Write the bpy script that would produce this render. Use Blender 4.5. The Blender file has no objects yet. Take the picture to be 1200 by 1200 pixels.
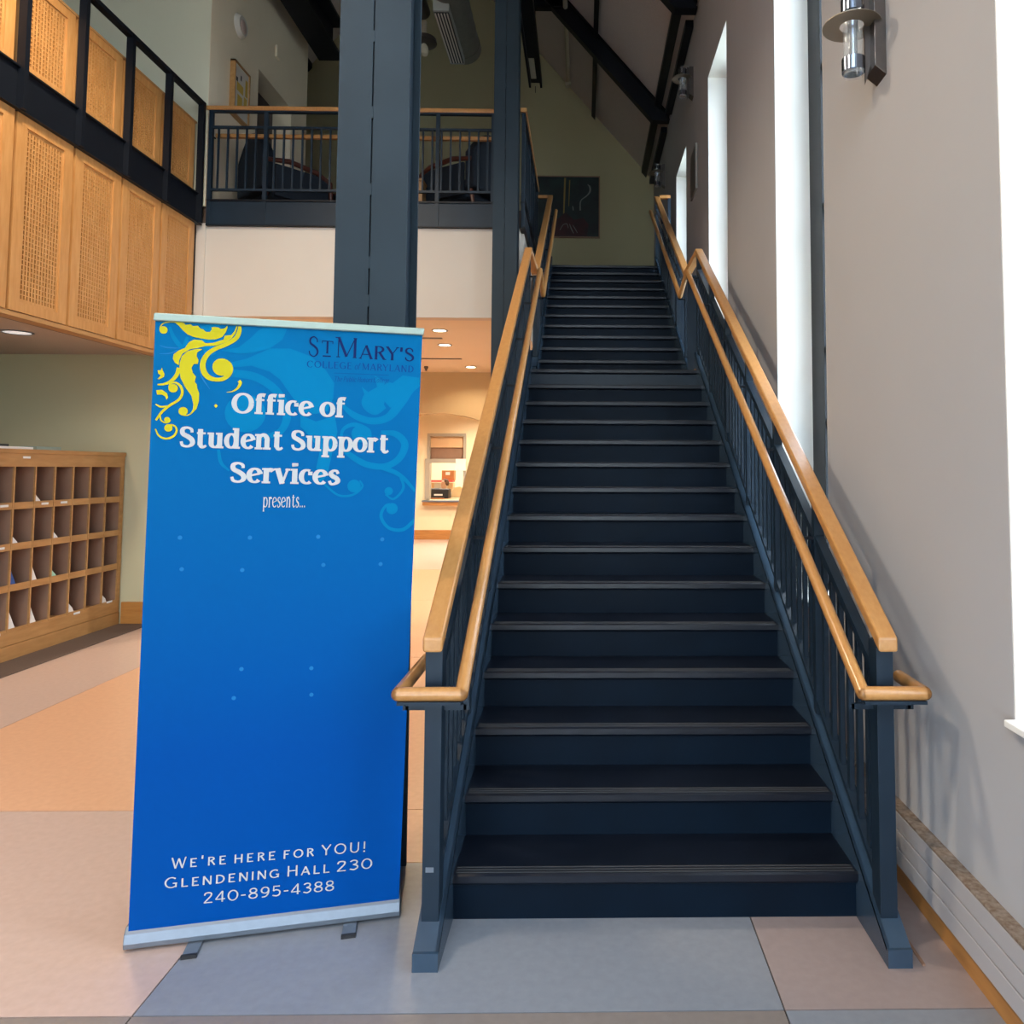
import bpy, bmesh, math, random
from mathutils import Vector, Matrix
S = bpy.context.scene
COL = S.collection
random.seed(7)
PI = math.pi

# ------------------------------------------------------------------ camera
def rot_cam(pitch, yaw, roll):
    Rz = Matrix.Rotation(yaw, 3, 'Z'); Rx = Matrix.Rotation(pitch, 3, 'X'); Ry = Matrix.Rotation(roll, 3, 'Y')
    return Rz @ Rx @ Ry
cam_d = bpy.data.cameras.new('camera'); cam = bpy.data.objects.new('camera', cam_d); COL.objects.link(cam)
M3 = rot_cam(.0581, -.0182, -.0037)          # columns: right, forward, up
R3 = Matrix((M3.col[0], M3.col[2], -M3.col[1])).transposed()
cam.matrix_world = Matrix.Translation((0, 0, 1.6736)) @ R3.to_4x4()
cam_d.sensor_width = 36; cam_d.sensor_fit = 'HORIZONTAL'; cam_d.lens = 880.34 / 1200 * 36
cam_d.shift_x = (600 - 699.7) / 1200; cam_d.shift_y = (498.3 - 600) / 1200
cam_d.clip_start = .05; cam_d.clip_end = 300
S.camera = cam

# ------------------------------------------------------------------ world, exposure
S.view_settings.view_transform = 'Standard'; S.view_settings.look = 'None'
S.view_settings.exposure = 0.57; S.view_settings.gamma = 1; S.view_settings.use_curve_mapping = False
W = bpy.data.worlds.new('world'); S.world = W; W.use_nodes = True
bg = W.node_tree.nodes['Background']; bg.inputs[0].default_value = (.74, .87, 1.0, 1); bg.inputs[1].default_value = 8.0
S.cycles.max_bounces = 8; S.cycles.diffuse_bounces = 5; S.cycles.glossy_bounces = 4
S.cycles.transparent_max_bounces = 12; S.cycles.sample_clamp_indirect = 6; S.cycles.caustics_reflective = False; S.cycles.caustics_refractive = False

def area(name, loc, rot, sx, sy, power, col=(1, 1, 1), portal=False, spread=None):
    l = bpy.data.lights.new(name, 'AREA'); l.shape = 'RECTANGLE'; l.size = sx; l.size_y = sy; l.energy = power; l.color = col
    if spread: l.spread = spread
    if portal: l.cycles.is_portal = True
    o = bpy.data.objects.new(name, l); o.location = loc; o.rotation_euler = rot; COL.objects.link(o); return o

WX = 1.31                                    # inner face of the window wall
WINS = [(-1.46, -.43), (1.27, 2.30), (4.0, 5.03), (6.73, 7.76), (9.46, 10.49)]
SILL, HEAD = .90, 5.85
for a, b in WINS:                            # sky portals (only guide sampling of the sky)
    area('window_portal', (WX + .30, (a + b) / 2, (SILL + HEAD) / 2), (0, PI / 2, 0), HEAD - SILL, b - a, 1, portal=True)
FRONT_Y = -2.6
area('entrance_portal', (-1.4, FRONT_Y - .02, 1.25), (PI / 2, 0, 0), 5.2, 2.5, 1, portal=True)

area('gable_portal', (-1.4, FRONT_Y - .02, 5.7), (PI / 2, 0, 0), 3.8, 3.0, 1, portal=True)  # portal of the unseen gable window, added to light the upper hall
# ------------------------------------------------------------------ materials
def mat(name, col, rough=.6, noise=0, scale=20, metal=0, bump=0, col2=None, stretch=(1, 1, 1), emit=None, alpha=None, spec=None, coat=0):
    m = bpy.data.materials.new(name); m.use_nodes = True; nt = m.node_tree; N = nt.nodes; L = nt.links
    p = N['Principled BSDF']; p.inputs['Roughness'].default_value = rough; p.inputs['Metallic'].default_value = metal
    p.inputs['Base Color'].default_value = (*col, 1)
    if spec is not None: p.inputs['Specular IOR Level'].default_value = spec
    if coat: p.inputs['Coat Weight'].default_value = coat; p.inputs['Coat Roughness'].default_value = .15
    if alpha is not None: p.inputs['Alpha'].default_value = alpha
    if emit: p.inputs['Emission Color'].default_value = (*emit[0], 1); p.inputs['Emission Strength'].default_value = emit[1]
    if noise or col2 or bump:
        g = N.new('ShaderNodeNewGeometry'); mp = N.new('ShaderNodeMapping'); mp.inputs['Scale'].default_value = stretch
        L.new(g.outputs['Position'], mp.inputs['Vector'])
        n = N.new('ShaderNodeTexNoise'); n.inputs['Scale'].default_value = scale; n.inputs['Detail'].default_value = 5
        L.new(mp.outputs[0], n.inputs['Vector'])
        c2 = col2 or tuple(max(0, c * (1 - noise)) for c in col)
        r = N.new('ShaderNodeValToRGB'); r.color_ramp.elements[0].position = .3; r.color_ramp.elements[1].position = .7
        r.color_ramp.elements[0].color = (*c2, 1); r.color_ramp.elements[1].color = (*col, 1)
        L.new(n.outputs['Fac'], r.inputs[0]); L.new(r.outputs[0], p.inputs['Base Color'])
        if bump:
            b = N.new('ShaderNodeBump'); b.inputs['Strength'].default_value = bump; b.inputs['Distance'].default_value = .002
            L.new(n.outputs['Fac'], b.inputs['Height']); L.new(b.outputs[0], p.inputs['Normal'])
    return m
M = dict(
    steel=mat('painted_navy_steel', (.012, .025, .042), .42, .18, 6, spec=.28),
    satinframe=mat('satin_frame', (.42, .38, .31), .45, metal=.3),
    gloss=mat('glossy_navy_steel', (.035, .065, .105), .25, .18, 6, spec=.5),
    tanwall=mat('tan_paint', (.56, .42, .23), .8, .03, 2),
    column=mat('painted_column_steel', (.024, .039, .053), .55, .15, 3, spec=.18),
    dark=mat('painted_black_steel', (.005, .007, .012), .45, .15, 6, spec=.25),
    tread=mat('dark_rubber_tread', (.005, .008, .016), .33, .35, 9, bump=.15, spec=.42),
    riser=mat('dark_painted_riser', (.002, .0080, .018), .5, .25, 5, spec=.10),
    grip=mat('worn_grip_line', (.05, .05, .055), .6),
    wood=mat('honey_oak_rail', (.53, .26, .085), .32, scale=14, col2=(.46, .21, .062), stretch=(4, .6, 4), coat=.3),
    panelwood=mat('birch_panel', (.57, .29, .10), .42, scale=7, col2=(.47, .215, .062), stretch=(5, 5, .7)),
    perfback=mat('dark_panel_backing', (.05, .02, .008), .9),
    mailwood=mat('maple_cabinet', (.50, .27, .10), .45, scale=9, col2=(.40, .20, .068), stretch=(3, .5, 3)),
    mailback=mat('brown_hardboard', (.33, .19, .125), .7, .15, 5),
    wallgrey=mat('grey_plaster', (.455, .455, .475), .75, .03, 2, bump=.1),
    walljamb=mat('white_sill_daylit_reveal', (.92, .91, .87), .7),  # real white on the sills; on the reveals it stands for bleaching daylight
    olive=mat('olive_paint', (.50, .45, .27), .8, .04, 2),
    beige=mat('beige_paint', (.84, .70, .52), .8, .04, 2),
    palegreen=mat('pale_green_paint', (.72, .69, .53), .8, .03, 2),
    green=mat('sage_paint', (.58, .55, .36), .8, .04, 2),
    bulk=mat('warm_white_paint', (.62, .57, .51), .8, .03, 2),
    cream=mat('cream_paint', (.82, .70, .48), .8, .03, 2),
    orangeceil=mat('tan_ceiling', (.76, .65, .49), .8, .03, 2),
    alcceil=mat('alcove_ceiling', (.50, .42, .38), .85, .06, 40),
    roof=mat('acoustic_roof_board', (.72, .63, .60), .9, .12, 60, bump=.3),
    pink=mat('pink_tan_linoleum', (.60, .44, .38), .33, scale=30, col2=(.55, .395, .335)),
    lilac=mat('pinkish_grey_linoleum', (.36, .285, .27), .33, scale=30, col2=(.33, .26, .245)),
    grey=mat('glare_grey_linoleum', (.27, .285, .32), .33, scale=30, col2=(.24, .255, .285)),  # bluish glare put into the colour; the floor itself is pinkish grey
    orange=mat('orange_linoleum', (.76, .44, .27), .33, scale=30, col2=(.70, .39, .235)),
    taupe=mat('taupe_linoleum', (.27, .225, .20), .35, scale=30, col2=(.24, .20, .18)),
    under=mat('floor_underlay', (.06, .05, .045), .9),
    matt=mat('brown_carpet', (.13, .085, .065), .95, .3, 120, bump=.5),
    heater=mat('grey_enamel', (.46, .44, .45), .4, .03, 3),
    heatertop=mat('worn_heater_top', (.33, .27, .22), .5, scale=60, col2=(.16, .10, .06)),
    basewood=mat('oak_baseboard', (.50, .23, .06), .4, scale=8, col2=(.40, .17, .04), stretch=(.6, .6, 5)),
    alu=mat('brushed_aluminium', (.20, .235, .28), .38, .06, 40, metal=.6),
    alutop=mat('satin_aluminium', (.33, .41, .36), .42, .04, 40, metal=.3),
    chrome=mat('bronze_steel', (.17, .15, .14), .35, .1, 30, metal=.8),
    chrome2=mat('polished_steel', (.24, .28, .35), .2, metal=1),
    disc=mat('bronze_disc', (.26, .215, .165), .4, metal=.5),
    glass=mat('clear_glass', (.9, .95, .95), .04, alpha=.12),
    lens=mat('lamp_glow', (1, .85, .6), .5, emit=((1, .80, .52), 9)),
    lenscool=mat('lamp_glow_cool', (1, .97, .9), .5, emit=((.95, .97, 1), .35)),
    white=mat('white_paper', (.78, .78, .76), .8),
    blue=mat('blue_paper', (.03, .09, .32), .7),
    mint=mat('mint_paper', (.35, .62, .50), .7),
    navycloth=mat('navy_upholstery', (.005, .012, .024), .85, .3, 30, bump=.3),
    redwood=mat('cherry_wood', (.10, .025, .015), .35, .3, 8),
    darkdoor=mat('dark_brown_door', (.055, .035, .03), .5, .2, 5),
    duct=mat('galvanised_duct', (.20, .19, .165), .4, .15, 15, metal=.6),
    black=mat('black_plastic', (.012, .012, .014), .5),
    cardboard=mat('cardboard', (.48, .20, .075), .8, .1, 10),
    redp=mat('red_plastic', (.75, .10, .09), .5),
    tan=mat('tan_board', (.68, .45, .25), .6),
    pipe=mat('cream_pipe_paint', (.50, .45, .34), .5),
    vent=mat('grey_vent', (.30, .31, .29), .6),
    skin=mat('skin', (.62, .38, .27), .6), hair=mat('brown_hair', (.10, .045, .02), .7), shirt=mat('grey_beige_shirt', (.55, .50, .42), .85),
    creamchair=mat('cream_vinyl', (.75, .62, .40), .6), leaf=mat('dark_leaf', (.03, .06, .03), .6),
    lawn=mat('outside_paving', (.45, .47, .42), .9, .2, 2),
)

# ------------------------------------------------------------------ mesh helpers
class MB:
    def __init__(s): s.v = []; s.f = []; s.mi = []; s.smooth = False
    def add(s, vs, fs, mi=0):
        k = len(s.v); s.v += [tuple(v) for v in vs]; s.f += [tuple(i + k for i in f) for f in fs]; s.mi += [mi] * len(fs); return s
    def box(s, x0, x1, y0, y1, z0, z1, mi=0):
        return s.add([(x0, y0, z0), (x1, y0, z0), (x1, y1, z0), (x0, y1, z0), (x0, y0, z1), (x1, y0, z1), (x1, y1, z1), (x0, y1, z1)],
                     [(0, 3, 2, 1), (4, 5, 6, 7), (0, 1, 5, 4), (1, 2, 6, 5), (2, 3, 7, 6), (3, 0, 4, 7)], mi)
    def prism(s, pts, a, b, axis='x', mi=0):
        """polygon pts extruded from a to b along axis; pts are the other two coordinates in order"""
        n = len(pts)
        def P(p, t):
            return (t, p[0], p[1]) if axis == 'x' else ((p[0], t, p[1]) if axis == 'y' else (p[0], p[1], t))
        vs = [P(p, a) for p in pts] + [P(p, b) for p in pts]
        fs = [tuple(range(n - 1, -1, -1)), tuple(range(n, 2 * n))] + [(i, (i + 1) % n, n + (i + 1) % n, n + i) for i in range(n)]
        return s.add(vs, fs, mi)
    def tube(s, pts, r, n=12, mi=0, cap=True, sx=1, sz=1):
        pts = [Vector(p) for p in pts]; rs = r if isinstance(r, (list, tuple)) else [r] * len(pts)
        rings = []; up = None
        for i, p in enumerate(pts):
            t = ((pts[min(i + 1, len(pts) - 1)] - p).normalized() + (p - pts[max(i - 1, 0)]).normalized())
            t = t.normalized()
            if up is None or abs(up.dot(t)) > .99: up = Vector((0, 0, 1)) if abs(t.z) < .9 else Vector((1, 0, 0))
            u = t.cross(up).normalized(); w = u.cross(t).normalized(); up = w
            k = 1
            if 0 < i < len(pts) - 1:
                c = (pts[i + 1] - p).normalized().dot((p - pts[i - 1]).normalized()); k = 1
            rings.append([p + (u * math.cos(2 * PI * j / n) * sx + w * math.sin(2 * PI * j / n) * sz) * rs[i] * k for j in range(n)])
        vs = [v for R in rings for v in R]; fs = []
        for i in range(len(pts) - 1):
            for j in range(n):
                fs.append((i * n + j, i * n + (j + 1) % n, (i + 1) * n + (j + 1) % n, (i + 1) * n + j))
        if cap: fs += [tuple(range(n - 1, -1, -1)), tuple((len(pts) - 1) * n + j for j in range(n))]
        return s.add(vs, fs, mi)
    def bar(s, a, b, w, h, mi=0):
        """rectangular bar, w horizontal width, h height measured square to the run"""
        a = Vector(a); b = Vector(b); t = (b - a).normalized(); up = Vector((0, 0, 1)) if abs(t.z) < .95 else Vector((0, 1, 0))
        u = t.cross(up).normalized() * w / 2; v = u.cross(t).normalized() * h / 2
        vs = [a - u - v, a + u - v, a + u + v, a - u + v, b - u - v, b + u - v, b + u + v, b - u + v]
        return s.add(vs, [(0, 1, 2, 3), (7, 6, 5, 4), (0, 4, 5, 1), (1, 5, 6, 2), (2, 6, 7, 3), (3, 7, 4, 0)], mi)
    def lathe(s, prof, cx, cy, n=24, mi=0, cap=True):
        vs = [(cx + r * math.cos(2 * PI * j / n), cy + r * math.sin(2 * PI * j / n), z) for r, z in prof for j in range(n)]
        fs = [(i * n + j, i * n + (j + 1) % n, (i + 1) * n + (j + 1) % n, (i + 1) * n + j) for i in range(len(prof) - 1) for j in range(n)]
        if cap: fs += [tuple(range(n - 1, -1, -1)), tuple((len(prof) - 1) * n + j for j in range(n))]
        return s.add(vs, fs, mi)
    def mesh(s, name, mats):
        me = bpy.data.meshes.new(name); me.from_pydata([Vector(v) for v in s.v], [], s.f)
        for m in (mats if isinstance(mats, (list, tuple)) else [mats]): me.materials.append(M[m] if isinstance(m, str) else m)
        for p, mi in zip(me.polygons, s.mi): p.material_index = mi
        bm = bmesh.new(); bm.from_mesh(me); bmesh.ops.recalc_face_normals(bm, faces=bm.faces); bm.to_mesh(me); bm.free()
        me.update(); return me
    def build(s, name, mats, parent=None, bevel=0, smooth=False):
        off = wloc(parent); s.v = [tuple(Vector(v) - off) for v in s.v]
        o = bpy.data.objects.new(name, s.mesh(name, mats)); COL.objects.link(o); o.parent = parent
        if bevel:
            b = o.modifiers.new('bevel', 'BEVEL'); b.width = bevel; b.segments = 2; b.limit_method = 'ANGLE'; b.angle_limit = .7
        if smooth:
            for p in o.data.polygons: p.use_smooth = True
            o.data.set_sharp_from_angle(angle=.8)
        return o
def wloc(o):
    v = Vector((0, 0, 0))
    while o: v += o.location; o = o.parent
    return v
def thing(name, label, cat, loc=(0, 0, 0), group=None):
    o = bpy.data.objects.new(name, None); o.empty_display_size = .1; COL.objects.link(o); o.location = loc
    o['label'] = label; o['category'] = cat
    if group: o['group'] = group
    return o
def tag(o, label, cat, group=None):
    o['label'] = label; o['category'] = cat
    if group: o['group'] = group
    return o
def struct(o, label=None):
    o['kind'] = 'structure'
    if label: o['label'] = label
    return o
def inst(name, me, loc, parent):
    o = bpy.data.objects.new(name, me); COL.objects.link(o); o.parent = parent; o.location = Vector(loc) - wloc(parent); return o
def B(x0, x1, y0, y1, z0, z1): return MB().box(x0, x1, y0, y1, z0, z1)
# ------------------------------------------------------------------ setting: window wall
BACK = 13.9; GF = 4.47; EAVE = 7.1; RIDGE_X = -2.9; SL = 1.14
def zr(x): return EAVE + SL * (WX - x) if x > RIDGE_X else EAVE + SL * (WX - 2 * RIDGE_X + x)
w = MB(); T = .34
w.box(WX, WX + T, FRONT_Y, BACK + .2, 0, SILL); w.box(WX, WX + T, FRONT_Y, BACK + .2, HEAD, EAVE + .05)
ys = [FRONT_Y] + [v for p in WINS for v in p] + [BACK + .2]
for i in range(0, len(ys), 2): w.box(WX, WX + T, ys[i], ys[i + 1], SILL, HEAD)
struct(w.build('wall_right', 'wallgrey'))
for k, (a, b) in enumerate(WINS):
    f = MB(); X0, X1 = WX + .235, WX + .30
    f.box(X0, X1, a, a + .06, SILL, HEAD).box(X0, X1, b - .265, b, SILL, HEAD)
    f.box(X0, X1, a + .06, b - .265, SILL, SILL + .06).box(X0, X1, a + .06, b - .265, HEAD - .06, HEAD)
    wo = struct(f.build('window_%d' % (k + 1), 'dark'))
    for z in (1.95, 2.42, 3.36, 4.3): B(X0 + .01, X1 - .01, a + .06, b - .265, z, z + .045).build('glazing_bar', 'steel', wo)
    for q0, q1 in ((a + .0005, a + .007), (b - .007, b - .0005)): B(WX + .001, X0, q0, q1, SILL + .022, HEAD).build('daylit_reveal_lining', 'walljamb', wo)  # linings added over the plaster, whitened to show reveals bleached by daylight
    B(WX + .001, X0, a + .007, b - .007, HEAD - .007, HEAD - .0005).build('daylit_reveal_lining', 'walljamb', wo)
    zs = [SILL + .06, 1.95, 2.42, 3.36, 4.3, HEAD - .06]
    for z0, z1 in zip(zs, zs[1:]): B(X0 + .03, X0 + .036, a + .06, b - .265, z0 + (.045 if z0 != zs[0] else 0), z1).build('pane', 'glass', wo)
    B(WX - .035, X0, a + .002, b - .002, SILL, SILL + .022).build('sill_board', 'walljamb', wo, bevel=.004)

# back gable wall
g = MB(); g.prism([(-7.2, 4.0), (WX, 4.0), (WX, EAVE), (RIDGE_X, zr(RIDGE_X)), (-7.11, EAVE), (-7.2, EAVE)], BACK, BACK + .2, 'y')
struct(g.build('wall_back', 'olive'))
# roof: two sloping boards
def roof_slab(x0, x1, name):
    t = .12; m = MB()
    m.prism([(x0, zr(x0)), (x1, zr(x1)), (x1, zr(x1) + t), (x0, zr(x0) + t)], FRONT_Y, BACK + .2, 'y'); return struct(m.build(name, 'roof'))
rr = roof_slab(RIDGE_X, WX + .34 if False else WX, 'ceiling')
rl = roof_slab(-7.11, RIDGE_X - .001, 'ceiling_left')
for nm, X, wd in (('roof_purlin', .16, .07), ('roof_purlin', 1.12, .09), ('roof_purlin', -1.0, .07), ('roof_purlin', -2.2, .07), ('roof_purlin', -3.7, .07), ('roof_purlin', -5.2, .07)):
    m = MB(); zz = zr(X); s_ = -SL if X > RIDGE_X else SL
    m.prism([(X - wd / 2, zr(X - wd / 2) - .004), (X + wd / 2, zr(X + wd / 2) - .004), (X + wd / 2, zr(X + wd / 2) - .09), (X - wd / 2, zr(X - wd / 2) - .09)], FRONT_Y, BACK, 'y')
    m.build(nm, 'dark', rr if X > RIDGE_X else rl)
# eave strip, broken at each rafter
for a, b in ((FRONT_Y, 2.7), (3.2, 5.45), (5.95, 8.2), (8.75, 11.0), (11.6, BACK - .15)):
    B(WX - .10, WX - .005, a, b, EAVE - .10, EAVE - .01).build('eave_strip', 'dark', rr)
# rafters (I section) with a collar tie
def rafter(Y, label):
    t = thing('roof_truss', label, 'roof truss', (RIDGE_X, Y, EAVE), group='dark steel roof trusses')
    for side in (1, -1):
        m = MB()
        def X(u): return u if side > 0 else 2 * RIDGE_X - u
        def strip(o0, o1, y0, y1):
            xa, xb = RIDGE_X, WX - .012
            P = [(xa, zr(xa) - o0), (xb, zr(xb) - o0), (xb, zr(xb) - o1), (xa, zr(xa) - o1)]
            m.prism([(X(p[0]), p[1]) for p in P], y0, y1, 'y')
        def part(P, y0, y1): m.prism([(X(p[0]), p[1]) for p in P], y0, y1, 'y')
        xa, xb, xc, D = RIDGE_X, WX - .012, 1.04, .38
        part([(xa, zr(xa) - .095), (xb, zr(xb) - .012), (xb, zr(xb) + .0 - .035), (xa, zr(xa) - .12)] if False else [(xa, zr(xa) - .01), (xb, zr(xb) - .01), (xb, zr(xb) - .035), (xa, zr(xa) - .035)], Y - .07, Y + .07)
        part([(xa, zr(xa) - .035), (xb, zr(xb) - .035), (xb, 7.03), (xc, 7.03), (xa, zr(xa) - D)], Y - .008, Y + .008)
        part([(xa, zr(xa) - D), (xc, zr(xc) - D), (xc, zr(xc) - D - .03), (xa, zr(xa) - D - .03)], Y - .07, Y + .07)
        part([(xc, 7.03), (xb, 7.03), (xb, 7.005), (xc, 7.005)], Y - .07, Y + .07)
        m.build('rafter', 'dark', t)
    zc = 8.78
    m = MB(); xa, xb = -.36, -1.25
    m.box(xb, xa, Y - .06, Y + .06, zc, zc + .02).box(xb, xa, Y - .008, Y + .008, zc + .02, zc + .19).box(xb, xa, Y - .06, Y + .06, zc + .19, zc + .21)
    m.build('collar_tie', 'dark', t)
rafter(11.25, 'black steel roof truss nearest the far painted gable wall, crossing above the stair top')
rafter(8.45, 'black steel roof truss whose foot shows at the very top edge, right of the stairs')
rafter(5.7, 'black steel roof truss overhead, out of view above the first flight')
rafter(2.95, 'black steel roof truss overhead, out of view above the banner')

# gallery on the left and far landing
sl = MB()
sl.box(-7.2, -4.16, FRONT_Y, 8.02, 4.29, GF).box(-7.2, -.66, 8.02, BACK, 4.27, GF).box(-.66, WX, 10.22, BACK, 4.27, GF)
struct(sl.build('floor_upper', 'matt'))
struct(B(-7.2, -4.075, 8.24, 8.40, 0, 2.98).build('wall_alcove', 'green'))
struct(B(-7.2, -4.073, 7.98, 8.22, GF, EAVE - .02).build('wall_gallery_end', 'palegreen'))
struct(MB().prism([(-7.1, EAVE - .02), (-4.073, EAVE - .02), (-4.073, zr(-4.073) - .02)], 7.98, 8.22, 'y').build('wall_gallery_gable', 'palegreen'))
struct(B(-7.2, -7.1, FRONT_Y, BACK, 0, EAVE).build('wall_left_outer', 'palegreen'))
# side wall of the balcony with a doorway recess
sw = MB(); XS = -4.07
dy0, dy1, dz = 9.17, 10.22, 6.64
sw.box(XS - .30, XS, 7.985, dy0, GF, 10.1).box(XS - .30, XS, dy1, 10.78, GF, 10.1).box(XS - .30, XS, dy0, dy1, dz, 10.1).box(XS - .36, XS - .30, 8.22, 10.78, GF, EAVE)
wg = struct(sw.build('wall_gallery_side', 'beige'))
dd = B(XS - .298, XS - .25, dy0 + .01, dy1 - .01, GF, dz - .01).build('door_1', 'darkdoor'); struct(dd)
MB().tube([(XS - .25, dy1 - .12, GF + 1.0), (XS - .20, dy1 - .12, GF + 1.0), (XS - .20, dy1 - .24, GF + 1.0)], .012).build('door_handle', 'alu', dd)
# bulkhead beneath the balcony and the ceilings of the lower rooms
struct(B(-4.13, -.70, 8.02, 8.17, 3.29, 4.27).build('wall_balcony_bulkhead', 'bulk'))
struct(B(-4.16, -4.065, 7.995, 8.20, 0, 4.29).build('trim_1', 'bulk'))
LC = struct(B(-7.2, -.72, 8.17, 10.6, 3.29, 3.37).box(-7.2, WX, 10.6, 18, 3.29, 3.37).build('ceiling_lower', 'orangeceil'))
struct(B(-.72, -.665, 8.17, 10.6, 3.29, 4.27).box(-.665, WX, 10.5, 10.6, 3.29, 4.27).build('wall_stairwell', 'bulk'))
struct(B(-7.2, -4.16, FRONT_Y, 8.24, 2.90, 2.98).build('ceiling_alcove', 'alcceil'))
# arch wall
AY = 12.62; cx = -2.46; hw = 1.75
arch = [(-7.2, 0), (cx - hw, 0)] + [(cx - hw + 2 * hw * i / 24, 2.60 - .24 * (2 * hw * i / 24 - hw) ** 2) for i in range(25)] + [(cx + hw, 0), (WX, 0), (WX, 3.29), (-7.2, 3.29)]
m = MB(); top = 3.29
m.box(-7.2, cx - hw, AY, AY + .25, 0, top).box(cx + hw, WX, AY, AY + .25, 0, top)
for i in range(24):
    p, q = arch[2 + i], arch[3 + i]; m.prism([p, q, (q[0], top), (p[0], top)], AY, AY + .25, 'y')
struct(m.build('wall_arch', 'tanwall'))
# reception wall with a hatch
RY = 17.9; hx0, hx1, hz0, hz1 = -3.70, -2.78, .93, 2.50
m = MB(); m.box(-7.2, hx0, RY, RY + .2, 0, 3.29).box(hx1, WX, RY, RY + .2, 0, 3.29).box(hx0, hx1, RY, RY + .2, 0, hz0).box(hx0, hx1, RY, RY + .2, hz1, 3.29)
struct(m.build('wall_reception', 'cream'))
struct(B(-7.2, WX, RY - .03, RY, 0, .22).build('baseboard_reception', 'basewood', bevel=.004))
m = MB(); m.box(-6, -5.9, RY + .2, 22, 0, 3.0).box(0, .1, RY + .2, 22, 0, 3.0).box(-6, .1, 22, 22.1, 0, 3.0)
struct(m.build('wall_office', 'cream'))
struct(B(-6, .1, RY + .2, 22.1, 3.0, 3.1).build('ceiling_office', 'bulk'))
struct(B(WX - .02, WX, 8.2, RY, 0, 3.29).build('wall_right_lower', 'cream')) if False else None
struct(B(WX, WX + .2, BACK + .2, 22, 0, 3.4).build('wall_right_far', 'cream'))
struct(B(-7.3, -7.2, 8, 22, 0, 3.4).build('wall_left_far', 'cream'))
# front wall, assumed glazed entrance left of the camera, gable window added for light
m = MB(); m.box(-7.2, -4.0, FRONT_Y - .2, FRONT_Y, 0, EAVE).box(1.2, WX + T, FRONT_Y - .2, FRONT_Y, 0, EAVE)
m.box(-4.0, -3.3, FRONT_Y - .2, FRONT_Y, 2.5, 7.2).box(.5, 1.2, FRONT_Y - .2, FRONT_Y, 2.5, 7.2).box(-3.3, .5, FRONT_Y - .2, FRONT_Y, 2.5, 4.2)
m.prism([(-4.0, 7.2), (1.2, 7.2), (1.2, zr(1.2)), (RIDGE_X, zr(RIDGE_X)), (-7.1, zr(-7.1)), (-4.0, 7.1)], FRONT_Y - .2, FRONT_Y, 'y')
struct(m.build('wall_front', 'bulk'))
wf = MB()
for x in (-4.0, -2.7, -1.4, -.1, 1.14): wf.box(x, x + .06, FRONT_Y - .12, FRONT_Y - .05, 0, 2.5)
for z in (0, 2.0, 2.44): wf.box(-4.0, 1.2, FRONT_Y - .12, FRONT_Y - .05, z, z + .06)
for x in (-3.3, -2.05, -.8, .44): wf.box(x, x + .06, FRONT_Y - .12, FRONT_Y - .05, 4.2, 7.2)  # bars of the unseen gable window, added to light the upper hall
for z in (4.2, 5.7, 7.14): wf.box(-3.3, .5, FRONT_Y - .12, FRONT_Y - .05, z, z + .06)
wo = struct(wf.build('window_6', 'steel'))
B(-3.24, .44, FRONT_Y - .09, FRONT_Y - .084, 4.26, 7.14).build('pane', 'glass', wo)
B(-3.94, 1.14, FRONT_Y - .09, FRONT_Y - .084, .06, 2.44).build('pane', 'glass', wo)

# floor: dark underlay with separate linoleum sheets
fl = struct(B(-7.2, WX + .01, FRONT_Y, 22.1, -.12, -.006).build('floor', 'under'))
G = .0025
def sheet(x0, x1, y0, y1, c): B(x0 + G, x1 - G, y0 + G, y1 - G, -.006, 0).build('linoleum_sheet', c, fl)
for x0, x1, c in ((-7.2, -5.37, 'pink'), (-5.37, -3.37, 'taupe'), (-3.37, -1.37, 'taupe'), (-1.37, .633, 'taupe'), (.633, WX, 'grey')): sheet(x0, x1, FRONT_Y, 2.42, c)
for x0, x1, c in ((-7.2, -3.72, 'pink'), (-3.72, -3.37, 'lilac'), (-3.37, -1.37, 'pink'), (-1.37, .633, 'grey'), (.633, WX, 'lilac')): sheet(x0, x1, 2.42, 3.31 if x0 == -1.37 else 3.81, c)
sheet(-1.37, .633, 3.31, 3.81, 'orange')
sheet(-7.2, -5.4, 3.81, 12.6, 'pink'); sheet(-5.4, -3.72, 3.81, 12.6, 'pink')
for x0, x1 in ((-3.72, -1.37), (-1.37, .633), (.633, WX)):
    for y0, y1 in ((3.81, 6.8), (6.8, 9.7), (9.7, 12.6)): sheet(x0, x1, y0, y1, 'orange')
for x0, x1 in ((-7.2, -3.72), (-3.72, -1.37), (-1.37, WX)): sheet(x0, x1, 12.6, 22.1, 'pink')
struct(B(-4.95 + .25, -4.0, 8.0 - .005, 8.018, 0, .235).build('baseboard_alcove', 'basewood')) if False else None
bb = struct(B(-4.93, -4.16, 8.21, 8.24, 0, .235).build('baseboard_alcove', 'basewood', bevel=.004))
tag(B(-4.94, -4.60, 3.0, 8.20, 0, .010).build('carpet_runner', 'matt', bevel=.003), 'brown ribbed carpet strip along the foot of the mailbox cabinet', 'mat')

# outside ground
o = struct(B(WX + T + .01, 60, -40, 60, -.5, -.35).build('ground_outside', 'lawn'))
o = struct(B(-40, 40, -60, FRONT_Y - .3, -.3, -.12).build('ground_entrance', 'lawn'))

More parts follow.
